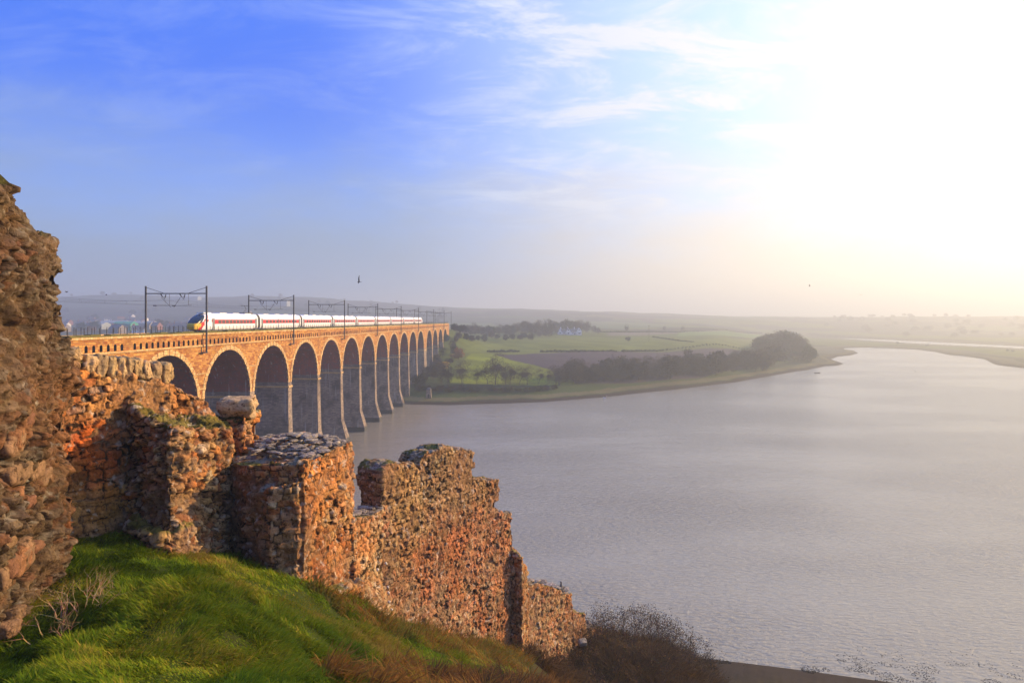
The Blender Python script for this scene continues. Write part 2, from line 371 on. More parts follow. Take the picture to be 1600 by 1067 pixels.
def build_terrain():
    aa = np.concatenate([-np.geomspace(12, 1.14, 16), np.linspace(-1.1, 1.1, 740), np.geomspace(1.14, 12, 16)])
    yy = np.concatenate([np.geomspace(1.2, 8, 16)[:-1], np.geomspace(8, 205, 270)[:-1], np.geomspace(205, 700, 260)[:-1], np.geomspace(700, 5600, 190)])
    A_, Y_ = np.meshgrid(aa, yy); X_ = A_*Y_
    x = X_.ravel(); y = Y_.ravel(); z = ground(x, y)
    n1, n2 = len(yy), len(aa)
    idx = np.arange(n1*n2).reshape(n1, n2)
    Fc = np.stack([idx[:-1, :-1].ravel(), idx[:-1, 1:].ravel(), idx[1:, 1:].ravel(), idx[1:, :-1].ravel()], 1)
    c = np.zeros((len(x), 3)); near = y < 215
    f1 = fbm2(x/2.2, y/2.2, 4, 21); f2 = fbm2(x/9, y/9, 3, 22)
    g = np.array((.035, .052, .004)); br = np.array((.045, .030, .014)); mud = np.array((.060, .046, .036)); sh = np.array((.036, .026, .021))
    t = sstep(x, -4, 3)[:, None]*.8+(sstep(f1, .45, .65)*.35)[:, None]
    c[:] = g*(1-np.clip(t, 0, 1))+br*np.clip(t, 0, 1)
    low = (1-sstep(z, .7, 2.2))[:, None]; c = np.where(near[:, None], c*(1-low)+sh*low, c)
    far = ~near
    fx, fy, fz = x[far], y[far], z[far]
    d = poly_sd(fx, fy, SHORE); a = fx/fy
    n3 = fbm2(fx/60, fy/60, 4, 31)[:, None]; n4 = fbm2(fx/14, fy/14, 4, 33)[:, None]
    grs = np.array((.07, .12, .015))*(.6+.8*n4)+np.array((.05, .01, 0))*n3
    # patchwork of fields by cell
    cx = np.floor((fx+fy*.25)/170+.6*n3[:, 0]); cy = np.floor(fy/210+.5*n3[:, 0]); hv = _h(cx, cy, cx*0, 3)
    fld = np.array([(.09, .13, .035), (.05, .10, .02), (.14, .13, .06), (.035, .05, .025), (.09, .07, .05)])[(hv*4.99).astype(int)]
    town = sstep(-a, .08, .16)[:, None]*sstep(fy, 430, 560)[:, None]
    rowz = (.5+.5*np.sin((fx*.35+fy)*.55+5*n3[:, 0]))[:, None]
    cc = np.where((d > 330)[:, None], fld*(.6+.8*n4), grs*(.85+.2*rowz))
    cc = cc*(1-town*.6)+np.array((.045, .05, .05))*town*.6
    wd = ((fbm2(fx/150+4, fy/110, 4, 37) > .56) & (fy > 900))[:, None]
    cc = np.where(wd, np.array((.022, .028, .018))*(.6+.8*n4), cc)
    # river margin: mud, dead reed, green bank, dark scrubby bank
    e = d+6*(n4[:, 0]-.5)
    right = sstep(a, .38, .5)[:, None]
    bank = np.array((.05, .075, .02))*(.7+.6*n4)
    cc = np.where((e < 42)[:, None], bank*(1-right)+np.array((.10, .10, .06))*right, cc)
    cc = np.where(((e > 22) & (e < 33) & (fy < 700))[:, None], np.array((.028, .042, .018)), cc)
    cc = np.where(((e > 6) & (e < 12))[:, None], np.array((.12, .11, .05))*(.6+.8*n4), cc)
    sc = ((e > 25) & (e < 75) & (a > .09) & (a < .40))[:, None]; cc = np.where(sc, np.array((.052, .055, .022))*(.6+.8*n4), cc)
    cc = np.where((e < 5)[:, None], mud*.75, cc)
    c[far] = cc
    # meadow under the trees and the fields above the hedge line
    for poly, colr, amp in FIELDS:
        P = np.array(poly); sd = poly_sd(fx, fy, P); k = sd+3*(n4[:, 0]-.5) > 0
        tmp = c[far]; tmp[k] = (np.array(colr)*(1-amp/2+amp*n4))[k]; c[far] = tmp
    V = np.stack([x, y, z], 1)
    o = np_mesh('ground', V, Fc, M['ground'], col=c); tag(o, kind='structure')
    return o
def fp(*pts): return [tuple(hit(px, py, 215)[:2]) for px, py in pts]
FIELDS = [(fp((700, 598), (712, 575), (735, 552), (800, 552), (860, 575), (900, 590), (925, 599), (860, 602), (800, 603)), (.16, .20, .006), 1.3),
          (fp((768, 552), (800, 563), (850, 575), (885, 590), (900, 600), (1000, 598), (1100, 590), (1180, 573), (1188, 552), (1000, 550.5), (850, 550)), (.050, .034, .045), .5),
          (fp((722, 550), (745, 539), (800, 529), (900, 527), (1000, 528), (1080, 531), (1180, 530), (1190, 550), (900, 550)), (.12, .15, .02), .8),
          (fp((950, 524.5), (1180, 526), (1180, 521), (1060, 518), (950, 519)), (.15, .13, .085), .4),
          (fp((1060, 526), (1190, 528.5), (1190, 523), (1060, 520)), (.12, .20, .04), .4)]
build_terrain()
# water
def water():
    m_ = bpy.data.materials.new('river_water'); m_.use_nodes = True; t = NT(m_.node_tree)
    co = t.n('ShaderNodeTexCoord').outputs['Object']
    a = t.noise(t.map(co, (.8, 2.0, 1), (0, 0, rad(14))), 1.0, 3, .6, .4)
    b = t.noise(t.map(co, (.10, .22, 1), (0, 0, rad(-12))), 1.0, 2, .5)
    wide = t.noise(t.map(co, (.010, .022, 1)), 1.0, 3, .5)
    amp = t.m('MULTIPLY_ADD', t.ramp(wide, .36, .64), .8, .42)
    h = t.m('ADD', t.m('MULTIPLY', t.m('MULTIPLY', a, amp), .36), t.m('MULTIPLY', b, .22))
    bm = t.n('ShaderNodeBump', {'Strength': 1.0, 'Distance': 1.0, 'Height': h})
    p = t.n('ShaderNodeBsdfPrincipled', {'Base Color': (.30, .265, .195, 1), 'Roughness': .17, 'IOR': 1.55, 'Specular IOR Level': 1.0, 'Normal': bm.outputs[0]})
    t.t.links.new(p.outputs[0], t.n('ShaderNodeOutputMaterial').inputs[0])
    mb = MB(); mb.add([(-9000, -40, 0), (9000, -40, 0), (9000, 5550, 0), (-9000, 5550, 0)], [(0, 1, 2, 3)])
    return tag(mb.build('river_water', m_), kind='structure')
water()
# ------------------------------------------------------------------ the ruined castle
PAL_RED = [(.42, .17, .055), (.47, .22, .07), (.44, .24, .09), (.50, .32, .13), (.36, .15, .06), (.42, .27, .13), (.38, .25, .13)]
PAL_TAN = [(.36, .23, .11), (.40, .28, .15), (.32, .20, .11), (.37, .21, .10), (.30, .22, .13), (.42, .32, .18), (.34, .17, .08)]
PAL_MIX = PAL_RED+PAL_TAN
def solid_mesh(parts, voxel):
    """parts: list of (verts, faces) closed solids -> one remeshed mesh as numpy arrays"""
    me = bpy.data.meshes.new('tmp'); V = []; Fs = []
    for vs, fs in parts:
        b = len(V); V += [tuple(v) for v in vs]; Fs += [tuple(i+b for i in f) for f in fs]
    me.from_pydata(V, [], Fs)
    bm = bmesh.new(); bm.from_mesh(me); bmesh.ops.triangulate(bm, faces=bm.faces[:]); bmesh.ops.recalc_face_normals(bm, faces=bm.faces[:]); bm.to_mesh(me); bm.free()
    o = bpy.data.objects.new('tmp', me); COL.objects.link(o)
    md = o.modifiers.new('r', 'REMESH'); md.mode = 'VOXEL'; md.voxel_size = voxel
    dg = bpy.context.evaluated_depsgraph_get(); ev = o.evaluated_get(dg); m2 = ev.to_mesh()
    n = len(m2.vertices); P = np.empty(n*3, np.float32); m2.vertices.foreach_get('co', P)
    N = np.empty(n*3, np.float32); m2.vertices.foreach_get('normal', N)
    nl = len(m2.loops); L = np.empty(nl, np.int32); m2.loops.foreach_get('vertex_index', L)
    ev.to_mesh_clear(); bpy.data.objects.remove(o); bpy.data.meshes.remove(me)
    return P.reshape(-1, 3).astype(float), N.reshape(-1, 3).astype(float), L.reshape(-1, 4)
def wall_plate(P0, P1, outline, t):
    """vertical slab: outline surveyed on the plane through P0-P1, thickness t away from the viewer"""
    P0 = Vector(P0); P1 = Vector(P1); d = (P1-P0).normalized(); nrm = Vector((d.y, -d.x))
    if nrm.dot(-P0) < 0: nrm = -nrm
    fr = []; low = max(q[1] for q in outline)-60; rg_ = random.Random(int(P0.x*100)); out2 = []
    for i, (x0, y0) in enumerate(outline):       # ragged, stone-sized steps along the broken top
        x1, y1 = outline[(i+1) % len(outline)]; out2.append((x0, y0)); L_ = math.hypot(x1-x0, y1-y0)
        if max(y0, y1) > low or L_ < 11: continue
        st = 240/P0.y; n_ = int(L_/st); nx, ny = -(y1-y0)/L_, (x1-x0)/L_
        for k in range(1, n_):
            o_ = rg_.choice((-1, -.4, 0, .5, 1))*st*.30
            for tt in (k/n_-.12/n_*3, k/n_+.12/n_*3): out2.append((x0+(x1-x0)*tt+nx*o_, y0+(y1-y0)*tt+ny*o_))
    for px, py in out2:
        a = (px-800)/F
        # P0 + u d on ray x = a y
        u = (a*P0.y-P0.x)/(d.x-a*d.y); q = P0+d*u
        fr.append((q.x, q.y, CZ+(500-py)/F*q.y))
    bk = [(x-nrm.x*t, y-nrm.y*t, z) for x, y, z in fr]; n = len(fr)
    return fr+bk, [tuple(range(n)), tuple(range(2*n-1, n-1, -1))]+[(i, (i+1) % n, n+(i+1) % n, n+i) for i in range(n)]
def foot_block(foot, z0, tops):
    n = len(foot)
    if not isinstance(tops, (list, tuple)): tops = [tops]*n
    vs = [(x, y, CZ+z0) for x, y in foot]+[(x, y, CZ+tz) for (x, y), tz in zip(foot, tops)]
    return vs, [tuple(range(n))[::-1], tuple(range(n, 2*n))]+[(i, (i+1) % n, n+(i+1) % n, n+i) for i in range(n)]
def stones(P, ang, size, p=4.0, jit=.36, jz=.22, seed=0):
    """nearest stone cells of a jittered coursed lattice -> (edge distance, cell hash, second hash)"""
    ca, sa = math.cos(ang), math.sin(ang)
    Q = np.stack([(P[:, 0]*ca+P[:, 1]*sa), (-P[:, 0]*sa+P[:, 1]*ca), P[:, 2]], 1)
    Q = Q+np.stack([fbm(P*1.1+5, 2, 41)-.5, fbm(P*1.1+9, 2, 42)-.5, (fbm(P*.7+3, 2, 43)-.5)*1.2], 1)*.22
    Q = Q/np.array(size)
    iz0 = np.floor(Q[:, 2])
    best1 = np.full(len(P), 9e9); best2 = best1.copy(); cid = np.zeros(len(P)); cid2 = cid.copy(); cid3 = cid.copy(); tl = cid.copy()
    for dz in (-1, 0, 1):
        iz = iz0+dz
        rw = .75+.7*_h(iz, iz*0, iz*0, 51+seed); sh = _h(iz, iz*0+1, iz*0, 52+seed)*7
        qx = Q[:, 0]*rw+sh; qy = Q[:, 1]*rw+sh*.7
        ix0 = np.floor(qx); iy0 = np.floor(qy)
        for dx in (-1, 0, 1):
            for dy in (-1, 0, 1):
                ix, iy = ix0+dx, iy0+dy
                cx = ix+.5+jit*(2*_h(ix, iy, iz, 1+seed)-1); cy = iy+.5+jit*(2*_h(ix, iy, iz, 2+seed)-1); cz = iz+.5+jz*(2*_h(ix, iy, iz, 3+seed)-1)
                dd = ((np.abs(qx-cx)/rw*size[0])**p+(np.abs(qy-cy)/rw*size[1])**p+(np.abs(Q[:, 2]-cz)*size[0]*1.15)**p)**(1/p)
                k = dd < best1
                tl = np.where(k, (2*_h(ix, iy, iz, 8+seed)-1)*(qx-cx)/rw*size[0]+(2*_h(ix, iy, iz, 9+seed)-1)*(qy-cy)/rw*size[1]+(2*_h(ix, iy, iz, 10+seed)-1)*(Q[:, 2]-cz)*size[2], tl)
                best2 = np.where(k, best1, np.minimum(best2, dd)); best1 = np.where(k, dd, best1)
                cid = np.where(k, _h(ix, iy, iz, 4+seed), cid); cid2 = np.where(k, _h(ix, iy, iz, 5+seed), cid2); cid3 = np.where(k, _h(ix, iy, iz, 6+seed), cid3)
    return (best2-best1), cid, cid2, cid3, tl
def ruin(name, parts, voxel, ang, size, pal, label, cat='ruin wall', seed=0, p=4.0, jit=.36, jz=.22, rough=.10, bulge=.07, vari=.07, top_pale=.8, moss=.3, parent=None, dark=1.0, tint=None, group=None, zones=()):
    P, N, Q = solid_mesh(parts, voxel)
    lo = (fbm(P*.8+seed, 3, 61)-.5)*2
    Pd = P+N*(lo*rough*1.6)[:, None]
    hi = (fbm(P*3.0+seed, 3, 71)-.5)*2
    e, c1, c2, c3, tl = stones(Pd, ang, size, p, jit, jz, seed)
    w0 = size[2]*.20
    f = np.clip(e/w0, 0, 1)**.6
    rg = np.abs(fbm(P*2.1+seed*2, 4, 77, .6)-.5)*2; bury = sstep(fbm(P*.9+seed+40, 3, 79), .44, .64)
    disp = (1-.45*bury)*((f-1)*bulge*1.0+((c2-.5)*1.7*vari+tl*.25)*f)+hi*rough*.55+(.25-rg)*rough*1.1+(fbm(P*7+seed, 3, 75)-.5)*.085
    hole = (c3 > .975); disp = disp-np.where(hole, .14*f, 0)
    Pd = Pd+N*disp[:, None]
    pal = np.array(pal); col = pal[(c1*(len(pal)-.01)).astype(int)]*(.78+.44*c2)[:, None]
    # iron-red / ochre / grey zones that run through the rubble
    z1 = sstep(fbm(P*.45+seed*3+1, 3, 81), .52, .66)[:, None]; z2 = sstep(fbm(P*.5+seed*3+31, 3, 83), .54, .68)[:, None]
    col = col*(1-z1*.5)+np.array((.46, .17, .05))*z1*.5
    col = col*(1-z2*.5)+np.array((.26, .19, .10))*z2*.5
    for zc, zr, zcol, zs in zones:      # differently coloured beds of stone
        q = np.sqrt((((P-np.array(zc))/np.array(zr))**2).sum(1))+(fbm(P*1.1+seed, 3, 99)-.5)*1.4
        k = (1-sstep(q, .6, 1.15))[:, None]*zs; col = col*(1-k)+np.array(zcol)*(.6+.8*c2)[:, None]*k
    mort = sstep(e, 0.015, w0*.55)[:, None]*(1-.45*bury[:, None])
    col = col*mort+(np.array((.26, .17, .10)))*(1-mort)*(.14+.75*bury[:, None])
    up = sstep(N[:, 2], .45, .85)[:, None]
    lic = sstep(fbm(P*2.6, 3, 91), .42, .55)[:, None]
    col = col*(1-up*top_pale*lic)+np.array((.25, .24, .21))*up*top_pale*lic
    ms = up*sstep(fbm(P*1.3+7, 3, 93), .62-moss*.5, .72-moss*.5)[:, None]
    col = col*(1-ms*.85)+np.array((.13, .13, .02))*ms*.85
    spots = sstep(fbm(P*6.5+2, 2, 95), .70, .76)[:, None]
    col = col*(1-spots*.6)+np.array((.55, .52, .45))*spots*.6
    g5 = fbm(P*.9+11, 3, 87)[:, None]; col = col*(.55+.9*g5)
    if tint is not None: col = col*np.array(tint)
    o = np_mesh(name, Pd, Q, M['ruin'], parent, col=np.clip(col*dark, .01, .85))
    if label: tag(o, label, cat, group)
    return o
def rock_mesh(mb, c, size, seed=0, rz=0.0, col=(.4, .33, .25), boxy=.55, tilt=0.0, sub=2):
    bm = bmesh.new(); bmesh.ops.create_icosphere(bm, subdivisions=sub, radius=1.0)
    R = Matrix.Rotation(rz, 3, 'Z') @ Matrix.Rotation(tilt, 3, 'X')
    P = np.array([v.co[:] for v in bm.verts]); m_ = np.max(np.abs(P), 1)[:, None]
    P = P*(1-boxy)+P/m_*boxy*.92
    P = P*(1+.75*(fbm(P*1.2+seed*3.7, 4, 5)-.5))[:, None]
    P = P*np.array(size)/2
    vs = [Vector(c)+R @ Vector(q) for q in P]; fs = [tuple(v.index for v in f_.verts) for f_ in bm.faces]
    mb.add(vs, fs, 0, col); bm.free()
def pt(px, py, Y): return Vector(((px-800)/F*Y, Y, CZ+(500-py)/F*Y))

# A tall fragment at the left
A0, A1 = (-11.2, 16.3), (-9.6, 11.5)
o = ruin('ruined_tower', [wall_plate(A0, A1, [(-60, 270), (4, 292), (14, 294), (20, 312), (30, 322), (44, 332), (56, 352), (66, 368), (84, 380), (95, 404), (92, 440), (96, 470), (99, 505), (104, 530), (108, 560), (112, 600),
     (104, 660), (98, 720), (92, 800), (94, 1000), (60, 1060), (-60, 1130)], 2.6)], .038, rad(-72), (.30, .30, .20), [(.25, .17, .10), (.20, .15, .10), (.28, .21, .14), (.17, .125, .09), (.26, .14, .08), (.22, .19, .15)],
     'tall ragged rubble wall fragment rising at the left edge of the picture', seed=3, p=2.6, jit=.46, jz=.42, rough=.30, bulge=.10, vari=.10, top_pale=.3, moss=.2, dark=.60, tint=(.95, 1.0, 1.0), zones=[((-11.0, 15.5, CZ+1.5), (3, 3, 3.2), (.27, .22, .16), .8), ((-10.8, 15, CZ-2.4), (2, 2.2, 1.6), (.36, .17, .07), .6)])
# large ashlar boulders low down on it
mb = MB()
for k in range(26):
    px = random.uniform(-8, 74); py = random.uniform(640, 1000)
    if px > 60 and py > 930: continue
    a = (px-800)/F; d = Vector((1.6, -4.8)).normalized(); u = (a*16.3+11.2)/(d.x-a*d.y); q = Vector(A0)+d*u
    cc = random.choice([(.27, .15, .08), (.24, .165, .10), (.28, .19, .115), (.22, .12, .075)]); s_ = random.uniform(.4, .75)
    rock_mesh(mb, (q.x+.02, q.y, CZ+(500-py)/F*q.y), (.34, s_, s_*random.uniform(.5, .75)), k, rad(17)+random.uniform(-.2, .2), cc, .9, random.uniform(-.12, .12), 3)
    mb.build('facing_stone', M['ruin'], o, True, True); mb = MB()
# B curtain wall
B0, B1 = Vector((-12.2, 17.0)), Vector((-9.9, 21.5))
bang = math.atan2(4.5, 2.3)
wb = ruin('curtain_wall', [wall_plate(B0, B1, [(60, 545), (112, 560), (150, 584), (212, 588), (275, 600), (292, 610), (300, 616), (322, 622), (338, 652), (350, 668), (372, 690), (372, 960), (60, 960)], 1.1)],
     .036, bang, (.42, .42, .24), PAL_RED+[(.50, .28, .10), (.46, .24, .10), (.40, .33, .26)], 'curtain wall of orange and ochre stones topped by a row of rounded coping stones', seed=5, p=6, jit=.34, jz=.24, rough=.12, bulge=.08, vari=.08, top_pale=.3, zones=[((-11.7, 17.9, CZ-3.6), (.9, 1.1, 1.3), (.62, .15, .03), .85), ((-11.2, 18.6, CZ-2.2), (1.5, 2.2, .8), (.50, .30, .12), .6), ((-11.6, 18, CZ-5.4), (1.2, 1.2, .7), (.52, .28, .06), .6)])
dB = (B1-B0).normalized()
for k, (px, py, sx, sz) in enumerate([(122, 556, .42, .34), (148, 568, .36, .42), (164, 570, .34, .46), (181, 571, .32, .46), (196, 573, .28, .44), (208, 573, .28, .42), (222, 575, .34, .44), (236, 577, .30, .42), (250, 579, .36, .42), (268, 582, .42, .46)]):
    a = (px-800)/F; u = (a*B0.y-B0.x)/(dB.x-a*dB.y); q = B0+dB*u
    mb = MB(); rock_mesh(mb, (q.x-.30, q.y+.10, CZ+(500-py)/F*q.y-.02), (.62, sx*.95, sz*1.45), k+40, bang-rad(90), [(.50, .38, .20), (.60, .46, .26), (.38, .30, .18)][k % 3], .8, random.uniform(-.1, .1), 4)
    mb.build('coping_stone', M['ruin'], wb, True, True)
# C buttress
ruin('wall_buttress', [foot_block([(-11.6, 19.1), (-9.62, 18.0), (-9.1, 20.7), (-9.9, 22.6), (-11, 22)], -9.2, [-2.55, -2.95, -3.5, -3.8, -3.0]),
      foot_block([(-10.9, 18.3), (-9.7, 17.65), (-9.3, 18.6), (-10.4, 19.2)], -9.2, [-5.9, -6.0, -6.0, -5.8])],
     .037, rad(75), (.30, .30, .22), PAL_MIX+[(.42, .35, .24), (.48, .33, .16)], 'leaning rubble buttress with mossy top standing against the curtain wall', seed=7, p=2.4, jit=.48, jz=.45, rough=.24, bulge=.12, vari=.12, top_pale=.35, moss=.75)
# D small pillar
wd = ruin('broken_pillar', [foot_block([(-10.05, 22.0), (-9.15, 21.9), (-9.1, 23.0), (-10.1, 23.2)], -7.5, [-3.4, -3.3, -3.3, -3.4])], .045, rad(80), (.34, .34, .26), PAL_MIX, 'small broken pillar of mossy rock capped by a smooth pale boulder', 'pillar',
     seed=9, p=2.4, jit=.46, jz=.4, rough=.22, bulge=.12, vari=.1, moss=.9)
mb = MB(); rock_mesh(mb, (-9.62, 22.4, CZ-3.05), (1.2, 1.0, .70), 77, rad(8), (.46, .36, .22), .85, .08, 4); mb.build('capping_boulder', M['ruin'], wd, True, True)
# E stump with flat slabbed top
E = [(-9.9, 21.4), (-8.3, 20.3), (-6.5, 20.0), (-6.15, 21.8), (-5.85, 23.5), (-8.0, 24.6), (-10, 24.6)]
we = ruin('wall_stump', [foot_block(E, -14, [-4.75, -4.6, -4.5, -4.42, -4.42, -4.3, -4.5]), foot_block([(-8.4, 20.1), (-7.4, 19.55), (-6.62, 19.8), (-6.6, 20.4), (-8.2, 20.6)], -12, [-5.5, -5.2, -5.0, -5.0, -5.2]),
      foot_block([(-6.5, 19.9), (-6.1, 20.0), (-5.4, 23.5), (-5.9, 23.5)], -14, [-8.6, -8.8, -9.6, -9.4])],
     .035, math.atan2(3.5, .65), (.30, .46, .20), PAL_RED+[(.5, .3, .16), (.47, .36, .22)], 'massive square wall stump with a flat top of pale lichened slabs', seed=12, p=8.0, jit=.28, jz=.14, rough=.12, bulge=.07, vari=.065, top_pale=1.0, moss=.1, zones=[((-6.2, 21.5, CZ-5.5), (1, 2.2, 1.2), (.60, .27, .08), .6), ((-8.3, 20.2, CZ-6.5), (2, 1, 2.5), (.20, .12, .07), .55)])
def slabs(poly, ztop, n, s0, s1, seed, parent, name='capping_slabs', mound=0.0, zs=None):
    rr = random.Random(seed); mb = MB(); P = np.array(poly, float); lo = P.min(0); hi = P.max(0); k = 0; c = P.mean(0)
    while k < n:
        x = rr.uniform(lo[0], hi[0]); y = rr.uniform(lo[1], hi[1])
        if poly_sd(np.array([x]), np.array([y]), P)[0] < .04: continue
        r_ = math.hypot(x-c[0], y-c[1]); zz = (zs(x, y) if zs else ztop)+mound*max(0, 1-r_/1.7)
        g_ = rr.uniform(.16, .42); s_ = rr.uniform(s0, s1)
        rock_mesh(mb, (x, y, CZ+zz+rr.uniform(-.02, .05)), (s_, s_*rr.uniform(.5, .8), rr.uniform(.07, .12)), seed+k, rr.uniform(0, 3.1), (g_, g_*.95, g_*.86), .95, rr.uniform(-.2, .2), 2)
        k += 1
    return mb.build(name, M['ruin'], parent, False, True)
slabs([(-9.0, 21.6), (-6.5, 20.5), (-5.95, 23.4), (-8.0, 24.5), (-9.6, 24.4)], -4.42, 190, .16, .50, 300, we, mound=.36)
# F low link
wf = ruin('low_wall', [foot_block([(-5.95, 23.3), (-5.75, 23.3), (-5.22, 26.4), (-6.2, 26.6), (-6.9, 23.6)], -17, [-7.35, -7.3, -7.75, -7.7, -7.3]),
      foot_block([(-5.75, 23.2), (-5.0, 23.2), (-4.7, 26.8), (-5.3, 26.8)], -17, [-9.9, -11.6, -12.6, -10.2])],
     .05, math.atan2(3.2, .55), (.26, .34, .20), [(.50, .36, .20), (.46, .30, .14), (.42, .22, .10), (.52, .42, .26), (.44, .26, .12)], 'low stretch of wall linking the square stump to the tall stepped wall', seed=14, p=8, jit=.28, jz=.14, rough=.10, bulge=.07, vari=.06, top_pale=.9)
slabs([(-5.9, 23.4), (-5.3, 26.3), (-6.1, 26.5), (-6.8, 23.7)], -7.4, 34, .18, .5, 400, wf, zs=lambda x, y: -7.3-.13*(y-23.3))
# G tall stepped wall
G0, G1 = Vector((-5.3, 26.0)), Vector((0.0, 36.0)); gang = math.atan2(10, 5.3)
wg = ruin('stepped_wall', [wall_plate(G0, G1, [(596, 737), (606, 724), (632, 722), (648, 727), (658, 737), (661, 712), (668, 705), (690, 699), (725, 700), (740, 706), (741, 746), (777, 749), (778, 796), (799, 801),
      (801, 850), (808, 862), (814, 886), (814, 1130), (596, 1130)], 1.25)],
     .04, gang, (.30, .36, .19), [(.38, .20, .11), (.42, .24, .13), (.36, .25, .15), (.44, .30, .17), (.32, .18, .11), (.40, .31, .20), (.46, .22, .11)], 'tall reddish rubble wall whose top steps down towards the river with one upstanding merlon',
     seed=17, p=8.0, jit=.30, jz=.16, rough=.11, bulge=.07, vari=.06, top_pale=.95, moss=.25, zones=[((-2.4, 31, CZ-7.5), (5, 7, 2.2), (.33, .25, .13), .7), ((-2.0, 32, CZ-11.5), (3.5, 5, 1.8), (.48, .19, .09), .5), ((-4.6, 27.3, CZ-8), (.9, 1.6, 3), (.40, .26, .10), .5)])
# H lower walls down to the shore
ruin('wall_return', [foot_block([(-.30, 36.0), (.55, 35.6), (.95, 37.0), (.1, 37.6)], -26, [-12.6, -13.2, -14.6, -13.6])], .07, gang, (.30, .30, .22), PAL_MIX, 'dark narrow end pier standing against the foot of the stepped wall', seed=19, rough=.12)
h0 = Vector((.85, 37.0)); h1 = Vector((4.05, 42.5))
wh = ruin('shore_wall', [wall_plate(h0, h1, [(818, 905), (846, 915), (868, 920), (893, 929), (896, 1180), (818, 1180)], 2.4)], .065, math.atan2(5.5, 3.2), (.30, .34, .22), PAL_TAN+[(.44, .22, .12)], 'lower wall past the dark gap with a slab-strewn top where a black bird sits', seed=21, rough=.10, top_pale=1.0, moss=.3)
slabs([(1.0, 37.3), (4.0, 42.4), (2.2, 43.3), (-.6, 38.4)], 0, 70, .3, .75, 500, wh, zs=lambda x, y: -15.05-.56*(y-37.3))
ruin('shore_wall', [wall_plate((4.0, 42.6), (5.3, 44.6), [(895, 953), (914, 958), (916, 1200), (895, 1200)], 2.0)], .075, math.atan2(5, 3), (.34, .34, .22), PAL_TAN, 'short broken wall one step below the slab-strewn shore wall', seed=23, rough=.14, top_pale=.9)
ruin('shore_wall', [wall_plate((5.4, 44.9), (7.2, 47.2), [(916, 980), (930, 975), (942, 984), (952, 1200), (916, 1200)], 1.8)], .08, math.atan2(5, 3), (.34, .34, .24), PAL_TAN, 'lowest crumbling wall end sinking into brown scrub above the shore', seed=25, rough=.18, top_pale=.9)
# fallen rocks
grp = 'loose rocks on the slope'
for k, (px, py, s_) in enumerate([(1052, 1004, 1.1), (1068, 1012, 1.3), (1082, 1018, .9), (1092, 1026, 1.2), (1100, 1040, 1.0), (1040, 998, .8)]):
    q = pt(px, py, 56); mb = MB(); zg = g1(q.x, q.y)
    rock_mesh(mb, (q.x, q.y, zg+.2), (s_*1.5, s_, s_*1.0), 600+k, k*.9, (.22, .18, .15), .5, .1, 3)
    tag(mb.build('rock', M['ruin'], None, True, True), 'grey boulder in the scrub at the top of the beach', 'rock', grp)
# ------------------------------------------------------------------ viaduct
BA = math.atan(.0387); BL = 59.9; PITCH = 20.6; BW = 11.2
BLOC = (-BL*math.cos(BA), BL*math.sin(BA), 0); BROT = math.pi/2-BA
def bworld(s, l, z=0.0):
    c, n = math.cos(BROT), math.sin(BROT)
    return Vector((BLOC[0]+s*c-l*n, BLOC[1]+s*n+l*c, z))
via = empty('railway_viaduct', BLOC, BROT)
tag(via, 'long stone railway viaduct of tall round arches crossing the river', 'viaduct')
ZP, ZC = CZ-2.35, CZ-4.75     # parapet top, string course
ZAP, ZSP = CZ-5.75, CZ-15.0   # arch crown, springing
R = ZAP-ZSP
def pier_s(n):                # boundary between arch n and n+1
    s_ = PITCH*(n+.5+6.05)-2.3
    return s_+(3.1 if n == 10 else 6.2 if n > 10 else 0)
NB = list(range(-4, 15))
half = lambda n: 4.0 if n == 10 else PITCH/2-R
arches = []
for n in NB:
    a0 = pier_s(n-1)+half(n-1); a1 = pier_s(n)-half(n)
    arches.append((n, a0, a1))
NS = 22
# spandrels, both faces
for l0, nm in ((0.0, 1), (BW, -1)):
    mb = MB()
    for n, a0, a1 in arches:
        c = (a0+a1)/2; r = (a1-a0)/2
        pts = [(c-r*math.cos(math.pi*k/NS), ZSP+R*math.sin(math.pi*k/NS)) for k in range(NS+1)]
        for k in range(NS):
            (x0, z0), (x1, z1) = pts[k], pts[k+1]
            mb.add([(x0, l0, z0), (x1, l0, z1), (x1, l0, ZC), (x0, l0, ZC)], [(0, 1, 2, 3)])
    for n in [NB[0]-1]+NB:
        h = half(n); s_ = pier_s(n); ex = 7 if n == 14 else 0
        mb.add([(s_-h, l0, ZSP), (s_+h+ex, l0, ZSP), (s_+h+ex, l0, ZC), (s_-h, l0, ZC)], [(0, 1, 2, 3)])
    mb.build('spandrel_wall', M['stone'], via)
